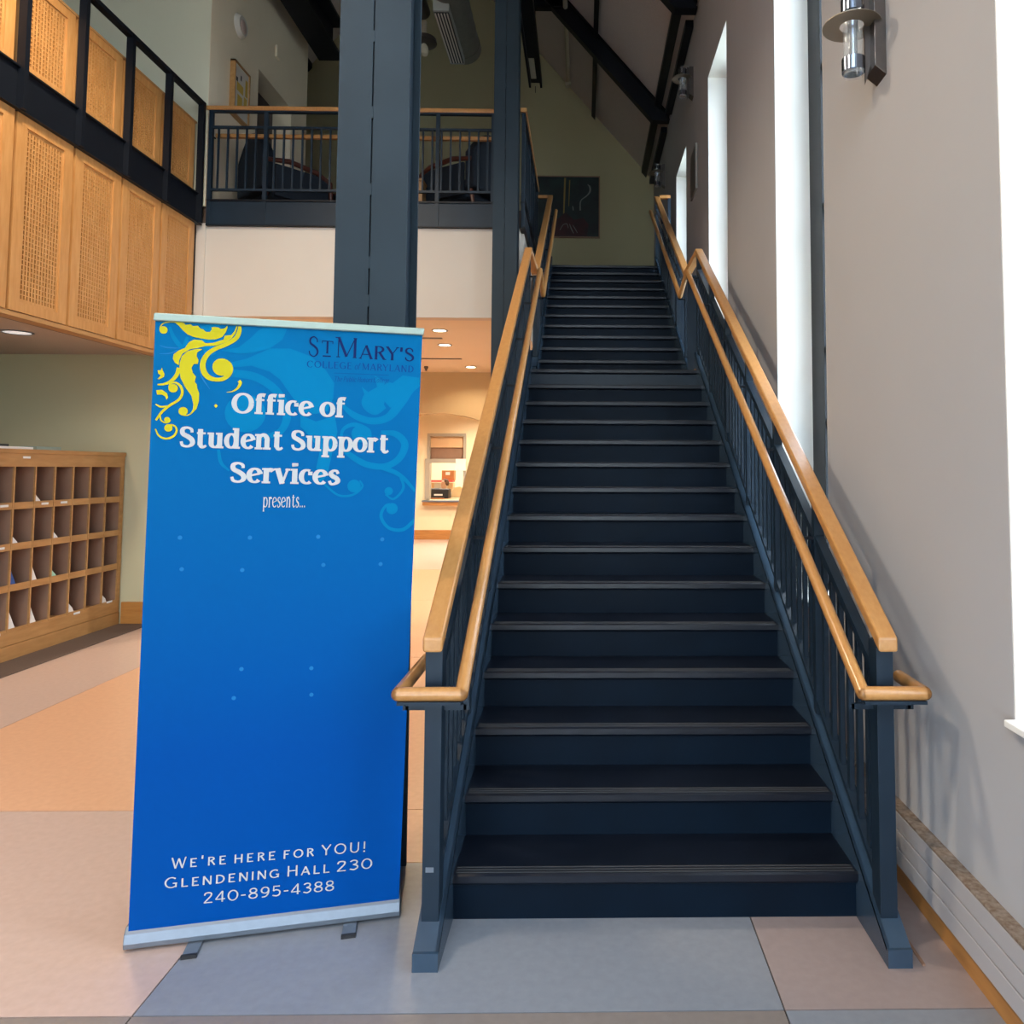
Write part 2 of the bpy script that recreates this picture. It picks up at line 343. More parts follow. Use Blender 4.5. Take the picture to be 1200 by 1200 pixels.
# baseboard under heater and the heater
struct(B(WX - .02, WX, FRONT_Y, 13.9, 0, .09).build('baseboard_right', 'basewood'))
h = thing('baseboard_heater', 'long low grey panelled heater along the foot of the right wall', 'heater', (WX, 2.5, .1))
hy0, hy1 = -1.6, 6.5
B(WX - .015, WX, hy0, hy1, .10, .32).build('back_plate', 'black', h)
for i, (z0, z1) in enumerate(((.105, .169), (.175, .239), (.245, .310))): B(WX - .052, WX - .015, hy0, hy1, z0, z1).build('heater_panel', 'heater', h, bevel=.003)
B(WX - .052, WX, hy0, hy1, .312, .322).build('heater_top', 'heatertop', h, bevel=.002)
tag(MB().box(1.155, 1.165, 2.62, 3.6, 0, .006).build('floor_strip', 'mailback'), 'thin brown strip on the floor behind the right newel foot', 'floor strip')

# ------------------------------------------------------------------ gallery side with perforated wood panels
def perf_mesh(name, wy, hz, my, mz0, mz1, nx, nz):
    """perforated board in the YZ plane facing +X: slots are real holes with side walls"""
    m = MB(); t = .012
    y0, y1, z0, z1 = my, wy - my, mz0, hz - mz1
    py = (y1 - y0) / nx; pz = (z1 - z0) / nz; a, b = .34, .27
    Y = [0] + [y0 + py * (i + q) for i in range(nx) for q in (.28, .72)] + [wy]
    Z = [0] + [z0 + pz * (i + q) for i in range(nz) for q in (.12, .88)] + [hz]
    for X in (0,):
        idx = {}
        for i, y in enumerate(Y):
            for j, z in enumerate(Z): idx[i, j] = len(m.v); m.v.append((X, y, z))
    n0 = len(m.v)
    for i, y in enumerate(Y):
        for j, z in enumerate(Z): m.v.append((-t, y, z))
    nz_ = len(Z)
    for i in range(len(Y) - 1):
        for j in range(len(Z) - 1):
            q = [idx[i, j], idx[i + 1, j], idx[i + 1, j + 1], idx[i, j + 1]]
            if i % 2 == 1 and j % 2 == 1 :
                for k in range(4):
                    p, r = q[k], q[(k + 1) % 4]; m.f.append((p, p + n0, r + n0, r)); m.mi.append(0)
            else: m.f.append(tuple(q)); m.mi.append(0)
    me = bpy.data.meshes.new(name); me.from_pydata(m.v, [], m.f); me.materials.append(M['panelwood']); me.update(); return me
PX = -4.13; PITCH = .63
low_perf = perf_mesh('perforated_sheet', .40, 1.30, .012, .02, .02, 12, 34)
up_perf = perf_mesh('perforated_sheet', .42, .62, .012, .015, .015, 12, 17)
wl = struct(B(-4.30, -4.175, FRONT_Y, 7.98, 2.79, 4.27).build('wall_left', 'perfback'))
B(-4.25, PX - .005, FRONT_Y, 7.98, 2.765, 2.80).build('panel_soffit', 'mailwood', wl); B(-4.40, -4.25, FRONT_Y, 7.98, 2.80, 2.899).build('shadow_gap', 'black', wl)
B(-4.175, -4.17, FRONT_Y, 7.98, 2.80, 4.27).build('backing_board', 'panelwood', wl)
fr_low = MB(); W_, H_ = .60, 1.455; a = .10
fr_low.box(0, .03, 0, a, 0, H_).box(0, .03, W_ - a, W_, 0, H_).box(0, .03, a, W_ - a, 0, .075).box(0, .03, a, W_ - a, H_ - .08, H_)
fr_low.box(-.009, -.004, a, W_ - a, .07, H_ - .07, 1)
fr_low_me = fr_low.mesh('wood_panel', ['panelwood', 'perfback'])
fr_up = MB(); H2 = .77
fr_up.box(0, .03, 0, .09, 0, H2).box(0, .03, W_ - .09, W_, 0, H2).box(0, .03, .09, W_ - .09, 0, .075).box(0, .03, .09, W_ - .09, H2 - .075, H2).box(-.009, -.004, .09, W_ - .09, .07, H2 - .07, 1)
fr_up_me = fr_up.mesh('wood_panel', ['panelwood', 'perfback'])
gr = thing('gallery_guard', 'black steel gallery guard rail filled with perforated wood panels, upper left', 'railing', (PX, 2.7, 4.27))
joints = [7.915 - PITCH * k for k in range(17)]
for k in range(16):
    y = joints[k + 1] + .015
    if y < 1: continue
    p = inst('wood_panel', fr_low_me, (PX - .03, y, 2.805), wl)
    inst('perforated_sheet', low_perf, (PX - .012, y + .10, 2.805 + .077), p)
    p = inst('wood_panel', fr_up_me, (PX - .06, y, 4.58), gr)
    inst('perforated_sheet', up_perf, (PX - .042, y + .09, 4.58 + .075), p)
B(-4.16, PX + .01, 1.0, 7.98, 4.265, 4.58).build('fascia_plate', 'dark', gr)
B(-4.16, PX + .035, 1.0, 7.98, 4.262, 4.275).build('fascia_flange', 'dark', gr)
B(-4.16, PX + .035, 1.0, 7.98, 4.57, 4.582).build('fascia_flange', 'dark', gr)
post_me = B(-.03, .03, -.022, .022, 0, 1.30).mesh('guard_post', 'dark')
for k in range(11): inst('guard_post', post_me, (PX + .03, joints[k] , 4.27), gr)
B(PX - .005, PX + .055, 1.0, 7.95, 5.545, 5.59).build('top_rail', 'dark', gr, bevel=.004)
B(PX - .065, PX - .025, 1.0, 7.93, 5.352, 5.372).build('panel_cap', 'mailwood', gr)
# ------------------------------------------------------------------ staircase
R_, G_ = .172, .28
XL, XR = -.476, 1.034; XL2, XR2 = -.437, .972
Y1, Y2 = 2.88, 7.39
st = thing('staircase', 'dark navy steel staircase of two straight flights with grooved rubber treads', 'staircase', (.28, 2.9, 0))
def tread_mesh(w, d):
    m = MB(); h = .04
    prof = [(0.008, 0), (0, -.006), (0, -.030), (.008, -h), (d, -h), (d, 0)]
    m.prism(prof, -w / 2, w / 2, 'x'); return m.mesh('tread', 'tread')
def grip_mesh(w): return B(-w / 2 + .01, w / 2 - .01, 0, .006, 0, .0015).mesh('grip_line', 'grip')
for (x0, x1, ya, k0, n, dl) in ((XL, XR, Y1, 1, 15, .62), (XL2, XR2, Y2, 16, 11, .62)):
    w = x1 - x0; cx_ = (x0 + x1) / 2
    tm = tread_mesh(w, G_ + .03); gm = grip_mesh(w)
    rm = B(-w / 2, w / 2, 0, .012, 0, R_ - .04).mesh('riser', 'riser')
    for i in range(n):
        y, z = ya + i * G_, (k0 + i) * R_
        if k0 + i == 15: me = tread_mesh(w, Y2 - y + .03)
        else: me = tm
        t = inst('tread', me, (cx_, y, z), st)
        for q in (.014, .032, .050): inst('grip_line', gm, (cx_, y + q, z), t)
        inst('riser', rm, (cx_, y + .025, z - R_), st)
def zs1(y): return .060 + .622 * (y - 2.62)
def zs2(y): return 2.752 + .12 + .614 * (y - Y2)
def stringer(x0, x1, inner):
    m = MB(); e = 7.0
    top = lambda y: zs1(y)
    web = (x0, x0 + .012) if inner == 'l' else (x1 - .012, x1)
    D = .40
    m.prism([(2.62, 0), (2.62, top(2.62)), (e, top(e)), (e, top(e) - D), (3.26, 0)], web[0], web[1], 'x')
    m.prism([(2.62, top(2.62) - .012), (2.62, top(2.62)), (e, top(e)), (e, top(e) - .012)], x0, x1, 'x')     # top flange
    m.prism([(3.24, 0), (3.26, .012), (e, top(e) - D + .012), (e, top(e) - D)], x0, x1, 'x')
    m.box(x0, x1, 2.608, 2.62, 0, top(2.62))
    return m.build('stringer', 'gloss', st)
stringer(-.562, XL, 'r'); stringer(XR, 1.117, 'l')
def stringer2(x0, x1, inner):
    m = MB(); a, b = 7.0, 10.19; D = .40
    web = (x0, x0 + .012) if inner == 'l' else (x1 - .012, x1)
    m.prism([(a, 2.30), (a, zs2(a)), (b, zs2(b)), (b, zs2(b) - D), (a + .2, 2.30)], web[0], web[1], 'x')
    m.prism([(a, zs2(a) - .012), (a, zs2(a)), (b, zs2(b)), (b, zs2(b) - .012)], x0, x1, 'x')
    m.box(x0, x1, a, a + .012, 2.30, zs2(a))
    return m.build('stringer', 'gloss', st)
stringer2(XL2 - .07, XL2, 'r'); stringer2(XR2, XR2 + .07, 'l')
m = MB(); m.box(XL, XR, 6.82, 7.42, 2.44, 2.535); m.build('landing_beam', 'steel', st)
m = MB(); m.prism([(2.92, .0), (3.2, .0), (6.83, 2.30), (6.83, 2.40)], XL, XR, 'x'); m.build('soffit_plate', 'riser', st)
m = MB(); m.prism([(7.4, 2.30), (10.19, 4.02), (10.19, 4.12), (7.4, 2.40)], XL2, XR2, 'x'); m.build('soffit_plate', 'riser', st)
# end plates that close the step in width at the landing
B(-.57, XL2 - .071, 6.99, 7.005, 2.62, 3.52).build('landing_plate', 'steel', st)
B(XR2 + .0, 1.10, 6.975, 6.99, 2.60, 3.50).build('landing_plate', 'steel', st)
m = MB(); m.prism([(XR - .03, 2.582), (1.10, 2.582), (1.10, 2.66)], 6.90, 6.97, 'y'); m.build('corner_block', 'basewood', st)
tag(MB().box(.895, .925, Y1 + 6 * G_ - .0012, Y1 + 6 * G_, 7 * R_ - .022, 7 * R_ - .012).build('sticker', 'mint'), 'tiny pale sticker on the nosing of the eighth step', 'sticker') if False else None

# railings of the two flights
bal_me = B(-.010, .010, -.014, .014, 0, .70).mesh('baluster', 'steel')
bal2_me = B(-.0095, .0095, -.0095, .0095, 0, .58).mesh('baluster', 'steel')
def rail_wood(mb, x, pts, wd=.07, th=.052):
    for (y0, z0), (y1, z1) in zip(pts, pts[1:]):
        mb.prism([(y0, z0 - th), (y1, z1 - th), (y1, z1), (y0, z0)], x - wd / 2, x + wd / 2, 'x')
def zg1(y): return 1.118 + .622 * (y - 2.72)
def zi1(y): return .905 + .607 * (y - 2.62)
def zg2(y): return 3.60 + .618 * (y - 7.2)
def zi2(y): return 3.34 + .612 * (y - 7.15)
def railing(side):
    L = side < 0
    X = -.522 if L else 1.077; XI = -.412 if L else .968
    X_2 = -.472 if L else 1.000; XI2 = -.395 if L else .925
    t = thing('stair_railing', 'left stair railing with oak handrails, beside the blue banner' if L else 'right stair railing with oak handrails, beside the window wall', 'railing', (X, 2.72, 0))
    # newel
    m = B(X - .030, X + .030, 2.70, 2.775, zs1(2.70), 1.062); nw = m.build('newel_post', 'steel', t, bevel=.002)
    if L: B(-.528, -.503, 2.6065, 2.608, .36, .375) if False else B(-.540, -.512, 2.6985, 2.6998, .275, .292).build('sticker', 'alu', nw)
    m = MB(); rail_wood(m, X, [(2.665, zg1(2.665)), (6.95, zg1(6.95))]); m.build('handrail', 'wood', t, bevel=.008)
    m = MB(); e = .054
    m.prism([(2.72, zg1(2.72) - e - .01), (6.95, zg1(6.95) - e - .01), (6.95, zg1(6.95) - e), (2.72, zg1(2.72) - e)], X - .02, X + .02, 'x'); m.build('rail_plate', 'steel', t)
    m = MB(); e = .185
    m.prism([(2.775, zg1(2.775) - e - .04), (6.93, zg1(6.93) - e - .04), (6.93, zg1(6.93) - e), (2.775, zg1(2.775) - e)], X - .02, X + .02, 'x'); m.build('sub_rail', 'steel', t)
    m = MB(); m.prism([(2.775, zs1(2.775) + .05), (6.93, zs1(6.93) + .05), (6.93, zs1(6.93) + .075), (2.775, zs1(2.775) + .075)], X - .02, X + .02, 'x'); m.build('bottom_rail', 'steel', t)
    for y in (3.45, 4.15, 4.85, 5.55, 6.25, 6.93):
        B(X - .022, X + .022, y - .02, y + .02, zs1(y), zg1(y) - .06).build('post', 'steel', t)
    y = 2.86
    while y < 6.88:
        if min(abs(y - q) for q in (3.45, 4.15, 4.85, 5.55, 6.25, 6.93)) > .04: inst('baluster', bal_me, (X, y, zs1(y) + .06), t)
        y += .1
    # upper flight
    m = MB(); m.bar((X, 6.93, zg1(6.93) - .03), (X_2, 7.2, zg2(7.2) - .03), .07, .05); m.build('handrail_link', 'wood', t, bevel=.006)
    m = MB(); rail_wood(m, X_2, [(7.18, zg2(7.18)), (10.2, zg2(10.2))]); m.build('handrail', 'wood', t, bevel=.008)
    m = MB(); e = .054; m.prism([(7.2, zg2(7.2) - e - .01), (10.2, zg2(10.2) - e - .01), (10.2, zg2(10.2) - e), (7.2, zg2(7.2) - e)], X_2 - .02, X_2 + .02, 'x'); m.build('rail_plate', 'steel', t)
    m = MB(); e = .17; m.prism([(7.2, zg2(7.2) - e - .035), (10.2, zg2(10.2) - e - .035), (10.2, zg2(10.2) - e), (7.2, zg2(7.2) - e)], X_2 - .018, X_2 + .018, 'x'); m.build('sub_rail', 'steel', t)
    for y in (7.2, 7.95, 8.7, 9.45, 10.17): B(X_2 - .02, X_2 + .02, y - .02, y + .02, zs2(y), zg2(y) - .06).build('post', 'steel', t)
    y = 7.3
    while y < 10.15:
        if min(abs(y - q) for q in (7.2, 7.95, 8.7, 9.45, 10.17)) > .04: inst('baluster', bal2_me, (X_2, y, zs2(y)), t)
        y += .1
    # inner round grab rail with its return around the newel
    so = -1 if L else 1
    xo = X + so * .105
    yb = 3.10 if L else 2.83
    zb = .905
    m = MB(); m.tube([(xo, yb, zb), (xo, 2.62, zb), (XI, 2.62, zb)], .0235, 14)
    m.v = []; m.f = []; m.mi = []
    def cyl(a, b, r=.0235):
        m.tube([a, b], r, 14)
        for p in (a, b): m.lathe([(r * math.sin(q * PI / 8), p[2] + r * -math.cos(q * PI / 8)) for q in range(1, 8)], p[0], p[1], 14)
    cyl((xo, yb, zb), (xo, 2.62, zb)); cyl((xo, 2.62, zb), (XI, 2.62, zb)); cyl((XI, 2.62, zb), (XI, 6.94, zi1(6.94)))
    cyl((XI, 6.94, zi1(6.94)), (XI2, 7.15, zi2(7.15))); cyl((XI2, 7.15, zi2(7.15)), (XI2, 10.3, zi2(10.3)))
    m.build('grab_rail', 'wood', t, smooth=True)
    m = MB(); xm = (xo + X) / 2
    m.box(min(xo, X) + .0, max(xo, X), 2.735, 2.75, .815, .835); m.box(xo - .01, xo + .01, 2.735, 2.75, .815, .885); m.box(X, XI, 2.735, 2.75, .815, .835) if X < XI else m.box(XI, X, 2.735, 2.75, .815, .835)
    m.box(XI - .01, XI + .01, 2.735, 2.75, .815, zi1(2.74) - .015)
    m.box(min(xo, XI), max(xo, XI), 2.60, 2.64, zb - .033, zb - .022) 
    m.build('bracket', 'steel', t)
    for y in (3.45, 4.15, 4.85, 5.55, 6.25, 6.9):
        m = MB(); z = zi1(y) - .055; m.box(min(X, XI), max(X, XI), y - .007, y + .007, z, z + .014); m.box(XI - .007, XI + .007, y - .007, y + .007, z, z + .04); m.build('bracket', 'dark', t)
    for y in (7.2, 7.95, 8.7, 9.45, 10.17):
        m = MB(); z = zi2(y) - .055; m.box(min(X_2, XI2), max(X_2, XI2), y - .007, y + .007, z, z + .014); m.box(XI2 - .007, XI2 + .007, y - .007, y + .007, z, z + .04); m.build('bracket', 'dark', t)
    if L: B(-.64, X_2 - .036, 10.17, 10.21, 5.40, 5.44).build('handrail_link', 'wood', t)
    else:
        B(X_2 + .036, 1.19, 10.15, 10.21, 5.41, 5.45).build('handrail_link', 'wood', t)
        B(1.15, 1.19, 10.15, 10.19, GF, 5.41).build('post', 'steel', t)
railing(-1); railing(1)

# ------------------------------------------------------------------ the two columns
def column(x0, x1, y0, y1, ztop, label):
    c = thing('steel_column', label, 'column', ((x0 + x1) / 2, (y0 + y1) / 2, 0))
    xm = x0 + (x1 - x0) * .485; t = .013
    B(x0, xm - .003, y0, y0 + t, 0, ztop).build('front_flange', 'column', c, bevel=.0015)
    B(xm + .003, x1, y0, y0 + t, 0, ztop).build('front_flange', 'column', c, bevel=.0015)
    B(x0, xm - .003, y1 - t, y1, 0, ztop).build('rear_flange', 'column', c)
    B(xm + .003, x1, y1 - t, y1, 0, ztop).build('rear_flange', 'column', c)
    B(x0 + .03, x0 + .042, y0 + t, y1 - t, 0, ztop).build('web', 'steel', c)
    B(x1 - .042, x1 - .03, y0 + t, y1 - t, 0, ztop).build('web', 'steel', c)
    B(xm - .02, xm + .02, y0 + t, y0 + t + .008, 0, ztop).build('backing_bar', 'dark', c)
    m = MB(); z = .3; random.seed(int(abs(x0) * 100))
    wm = B(-.0042, .0042, -.002, .006, 0, .05).mesh('weld_bead', 'column')
    while z < ztop - .1: inst('weld_bead', wm, (xm, y0, z), c); z += random.choice((.31, .33, .30, .16))
    return c
column(-1.036, -.739, 3.09, 3.295, 9.6, 'massive navy steel column with welded centre seam, standing behind the banner')
column(-.958, -.700, 7.72, 7.93, 9.3, 'slimmer navy steel column between the balcony railing and the stairs')

# ------------------------------------------------------------------ balcony railing
def guard(name, label, a, b, posts, axis, zbase, wood2=True):
    t = thing(name, label, 'railing', (a[0], a[1], GF))
    A = Vector((*a, 0)); Bv = Vector((*b, 0)); d = (Bv - A).normalized(); n = Vector((-d.y, d.x, 0)); Ln = (Bv - A).length
    def bar(nm, z0, z1, wd, mt, off=0, e0=0, e1=0, bev=0):
        m = MB(); z = (z0 + z1) / 2; p = A + n * off - d * e0; q = Bv + n * off + d * e1
        m.bar((p.x, p.y, z), (q.x, q.y, z), wd, z1 - z0); return m.build(nm, mt, t, bevel=bev)
    bar('handrail', 5.53, 5.575, .07, 'wood', bev=.006, e0=.03, e1=.0)
    bar('rail_plate', 5.512, 5.53, .045, 'steel')
    bar('sub_rail', 5.335, 5.36, .03, 'steel'); bar('bottom_rail', 4.645, 4.67, .03, 'steel')
    bar('deck_edge', 4.53, 4.548, .05, 'dark'); bar('fascia_plate', 4.275, 4.53, .02, 'steel'); bar('fascia_flange', 4.262, 4.275, .05, 'dark')
    if wood2:
        bar('grab_rail', 5.27, 5.31, .04, 'wood', off=.09, e1=-.05, e0=-.03)
        for s in posts:
            p = A + d * s; q = p + n * .09; m = MB(); m.bar((p.x, p.y, 5.262), (q.x, q.y, 5.262), .012, .012); m.build('bracket', 'dark', t)
    pm = B(-.02, .02, -.02, .02, 4.275, 5.515).mesh('post', 'steel'); bm_ = B(-.009, .009, -.009, .009, 4.67, 5.335).mesh('baluster', 'steel')
    for s in posts: p = A + d * s; inst('post', pm, (p.x, p.y, 0), t)
    s = .1
    while s < Ln - .03:
        if min(abs(s - q) for q in posts) > .04: p = A + d * s; inst('baluster', bm_, (p.x, p.y, 0), t)
        s += .1
    return t
guard('balcony_railing', 'dark metal balcony railing with oak top rail under the armchairs', (-4.055, 8.0), (-.97, 8.0), [.02, .61, 2.46, 3.06], 'x', GF)
guard('stairwell_railing', 'dark metal railing receding beside the upper flight, right of the slim column', (-.665, 7.96), (-.665, 10.3), [.03, .8, 1.55, 2.3], 'y', GF, False)
# ------------------------------------------------------------------ mailbox cabinet
mc = thing('mailbox_cabinet', 'long maple mailbox cabinet with four rows of open pigeonholes at the left', 'cabinet', (-5.15, 5.6, 0))
CX, CB = -4.95, -5.35; y0, y1 = 3.2, 8.2 - .02
cy_end = 8.215
zf = [.25, .605, .96, 1.315, 1.675]
divs = [cy_end - .045 - k * .253 for k in range(20)]
yA = divs[-1]
B(CB, CX + .01, yA - .03, cy_end + .01, 1.79, 1.83).build('top_board', 'mailwood', mc, bevel=.005)
B(CB, CX, yA, cy_end, 1.675, 1.79).build('top_rail', 'mailwood', mc)
B(CB, CX + .004, yA, cy_end, .0, .13).build('plinth', 'mailwood', mc)
B(CB, CX, yA, cy_end, .134, .25).build('base_rail', 'mailwood', mc)
B(CB, CB + .01, yA, cy_end, .25, 1.675).build('back_panel', 'mailback', mc)
B(CB, CX, cy_end - .04, cy_end, .25, 1.675).build('end_stile', 'mailwood', mc)
for z in zf[1:-1]: B(CB + .01, CX - .004, yA, cy_end - .04, z - .012, z).build('shelf', 'mailwood', mc)
dm = MB().box(CB + .01 + 5.15, CX + 5.15 - .002, -.0005, .0005, 0, 1.425)
dm = MB(); dm.box(-.19, .185, -.004, .004, 0, 1.425); dm.box(.185, .20, -.008, .008, -.0, 1.425, 1)
dme = dm.mesh('divider', ['mailback', 'mailwood'])
for y in divs: inst('divider', dme, (-5.15, y, .25), mc)
lip = B(-.012, 0, -.115, .115, 0, .06).mesh('shelf_lip', 'mailwood')
lip0 = B(-.012, 0, -.115, .115, 0, .02).mesh('shelf_lip', 'mailwood')
for k in range(19):
    for r in range(4): inst('shelf_lip', lip if r else lip0, (CX - .002, divs[k] - .1265, zf[r] - (.012 if r else -.001)), mc)
lab = B(0, .002, -.045, .045, -.010, .010).mesh('label_strip', 'white')
for k, z, dy in ((5, 1.745, 0), (0, .255, 0), (2, .235, .0), (4, 1.325, 0), (6, 1.325, .02), (6, .965, 0), (7, .965, 0), (6, .235, 0), (7, .6, .0), (3, 1.325, 0), (8, 1.32, 0)):
    inst('label_strip', lab, (CX + .0015, divs[k] - .1265 + dy, z + .012), mc)
mailn = 0
desc = {(5, 1): ('blue', 'dark blue folder with white edge leaning in a mailbox, second row from the floor'),
        (3, 1): ('mint', 'mint green envelope leaning in a mailbox, second row from the floor'),
        (4, 1): ('white', 'white envelope in the mailbox between the blue folder and the green envelope'),
        (5, 0): ('white', 'large white envelope in the bottom row below the blue folder'),
        (4, 0): ('white', 'white envelope in the bottom row, right of the large one'),
        (2, 0): ('white', 'small white paper corner in the bottom row, third mailbox from the right end'),
        (0, 0): ('white', 'flat white slip in the bottom right corner mailbox'),
        (4, 3): ('white', 'small white slip in the top row, fifth mailbox from the right end'),
        (3, 2): ('white', 'white slip in the third row up, fourth mailbox from the right end'),
        (5, 2): ('white', 'white envelope in the third row up, above the blue folder')}
for (k, r), (mt, lb) in desc.items():
    z = zf[r] + .002; big = (k, r) in ((5, 0), (5, 1), (4, 0), (4, 1))
    wd = .13 if big else .07; yy = divs[k + 1] + .012; hh = .17 if big else .09
    m = MB(); x0 = CX - .03
    m.prism([(yy - .006, z), (yy + .10, z), (yy + .07, z + .055), (yy - .004, z + hh + .03), (yy - .007, z + hh + .03)], x0 + .012, x0 + .016, 'x')
    tag(m.build('folder' if mt == 'blue' else 'envelope', mt), lb, 'mail', 'mail in the mailbox cabinet')
tag(B(-5.25, -5.02, 7.00, 7.32, 1.8305, 1.862).build('box', 'alutop', bevel=.003), 'flat pale grey box on top of the mailbox cabinet', 'box')
bk = tag(B(-5.26, -5.04, 6.55, 6.98, 1.8305, 1.853).build('paper_stack', 'white', bevel=.002), 'low stack of white papers on the cabinet, left of the grey box', 'papers')
tag(B(-5.22, -5.08, 6.55, 6.74, 1.8535, 1.875).build('book', 'black', bevel=.003), 'small dark book lying on the white paper stack on the cabinet', 'book')

# ------------------------------------------------------------------ wall sconces
def sconce(y, z, label):
    t = thing('wall_sconce', label, 'wall lamp', (WX, y, z), group='wall sconces between the windows')
    m = MB(); m.prism([(WX, z - .19), (WX, z + .19), (WX - .05, z + .19), (WX - .05, z - .15)], y - .055, y + .055, 'y'); m.build('back_plate', 'chrome', t, bevel=.002)
    m = MB(); m.prism([(WX - .05, z - .12), (WX - .05, z + .20), (WX - .075, z + .205), (WX - .075, z - .21)], y - .004, y + .004, 'y'); m.build('fin', 'chrome', t)
    xc = WX - .125
    for zz in (z + .115, z - .155):
        m = MB(); m.lathe([(.050, zz), (.050, zz + .06), (.046, zz + .06), (.046, zz), (.050, zz)], xc, y, 28, cap=False); m.build('band', 'chrome2', t, smooth=True)
    m = MB(); m.lathe([(.044, z - .17), (.044, z + .20), (.041, z + .20), (.041, z - .17), (.044, z - .17)], xc, y, 28, cap=False); m.build('glass_tube', 'glass', t, smooth=True)
    m = MB(); m.lathe([(.018, z - .13), (.018, z + .02), (.022, z + .03), (.022, z + .16)], xc, y, 20); m.build('lamp_tube', 'chrome2', t, smooth=True)
    m = MB(); zc = z + .055; m.lathe([(.052, zc), (.125, zc), (.125, zc + .004), (.052, zc + .004), (.052, zc)], xc - .005, y, 40, cap=False); m.build('disc', 'disc', t, smooth=True)
    for zz in (z + .14, z - .125):
        MB().bar((WX - .05, y + .02, zz), (xc + .045, y + .02, zz), .008, .008).build('arm', 'chrome2', t)
sconce(3.20, 3.58, 'large bronze wall lamp with a round disc, nearest the camera at top right')
sconce(8.85, 6.35, 'wall lamp with a disc high between the second and third windows, above the grey vent')
sconce(12.0, 6.45, 'smallest wall lamp, farthest along the window wall beside the gable wall')
v = thing('wall_vent', 'grey rectangular vent grille high on the window wall between two windows', 'vent', (WX, 8.72, 5.2))
B(WX - .02, WX, 8.52, 8.95, 4.93, 5.47).build('vent_frame', 'vent', v)
sm = MB(); sm.add([(0, -.19, 0), (-.008, -.19, -.018), (-.008, .19, -.018), (0, .19, 0), (.004, -.19, -.004), (.004, .19, -.004)], [(0, 1, 2, 3), (0, 4, 5, 3), (1, 0, 4), (2, 5, 3)])
sme = sm.mesh('slat', 'vent')
for k in range(14): inst('slat', sme, (WX - .021, 8.735, 4.98 + .035 * k), v)

# ------------------------------------------------------------------ roof-level things
p = thing('sprinkler_pipe', 'cream painted pipe running under the roof to the gable wall', 'pipe', (-.31, 5, 8.8))
MB().tube([(-.31, -2, 8.81), (-.31, 13.55, 8.81)], .036, 12).build('pipe', 'pipe', p, smooth=True)
MB().lathe([(.05, 8.72), (.055, 8.77), (.05, 8.81)], -.31, 13.5, 12).build('sprinkler_head', 'pipe', p, smooth=True)
l = thing('suspended_light', 'long black suspended light channel hanging beside the slim column, pale lens at its end', 'lamp', (-.76, 8, 7.58))
m = MB(); m.box(-.86, -.66, 3.0, 11.25, 7.60, 7.64).box(-.86, -.83, 3.0, 11.25, 7.52, 7.60).box(-.69, -.66, 3.0, 11.25, 7.52, 7.60).box(-.79, -.73, 3.0, 11.25, 7.64, 7.72); m.build('channel', 'dark', l)
B(-.82, -.74, 10.55, 11.1, 7.585, 7.60).build('lens', 'pipe', l)
for y in (4.5, 7.5, 11.0): B(-.765, -.755, y - .005, y + .005, 7.72, zr(-.76) - .005).build('hanger', 'dark', l)
B(-.765, -.755, 11.2, 11.21, 7.42, 7.52).build('pull_rod', 'dark', l)
d = thing('air_duct', 'round galvanised air duct with a slotted grille, high between the two columns', 'duct', (-1.85, 8, 7.35))
dx, dz_, dr = -1.66, 7.46, .21
m = MB(); prof = [(dx, 3.0 + .12 * i, dz_) for i in range(59)]; rs = [dr + (.006 if i % 2 else 0) for i in range(59)]
m.tube(prof, rs, 28); m.build('spiral_duct', 'duct', d, smooth=True)
m = MB(); m.tube([(dx, 9.95, dz_), (dx, 10.1, dz_)], [dr + .012, dr + .012], 28); m.build('end_cap', 'duct', d, smooth=True)
q = MB(); q.box(dx - .17, dx + .02, 8.75, 9.95, dz_ - .30, dz_ - .14); q.build('grille_box', 'vent', d)
for k in range(5): B(dx - .16 + .036 * k, dx - .146 + .036 * k, 8.8, 9.9, dz_ - .312, dz_ - .30).build('slat', 'bulk', d)
B(dx - .165, dx + .015, 8.78, 9.92, dz_ - .3015, dz_ - .3).build('slot_back', 'black', d)
for y in (4.5, 7.0, 9.2): MB().tube([(dx, y, dz_ + dr), (dx, y, zr(dx) - .01)], .006, 6).build('hanger', 'dark', d)
d2 = thing('supply_duct', 'dark flexible duct beside the round duct, ending behind the massive column', 'duct', (-2.2, 8.5, 7.7))
MB().tube([(-2.14, 3, 7.72), (-2.14, 8.2, 7.72), (-2.14, 9.6, 7.66)], .10, 16).build('duct', 'chrome', d2, smooth=True)
s = thing('ceiling_spotlight', 'small round spotlight showing just right of the massive column', 'lamp', (-2.08, 9.6, 7.2))
MB().lathe([(.03, 7.40), (.16, 7.36), (.17, 7.31), (.15, 7.29), (.02, 7.29)], -2.14, 9.7, 24).build('reflector', 'chrome', s, smooth=True)
MB().lathe([(.01, 7.13), (.05, 7.15), (.065, 7.20), (.05, 7.26), (.03, 7.29)], -2.14, 9.7, 20).build('bulb', 'pipe', s, smooth=True)
MB().tube([(-2.14, 9.7, 7.36), (-2.14, 9.7, 7.6)], .035, 12).build('stem', 'pipe', s, smooth=True)
bx = thing('steel_roof_beam', 'black steel beam end at the top, left of the massive column', 'beam', (-3.7, 9, 7.6))
m = MB(); m.box(-3.85, -3.50, 4, 10.62, 7.56, 7.60).box(-3.69, -3.66, 4, 10.62, 7.60, 8.05).box(-3.85, -3.50, 4, 10.62, 8.05, 8.09); m.build('beam', 'dark', bx)

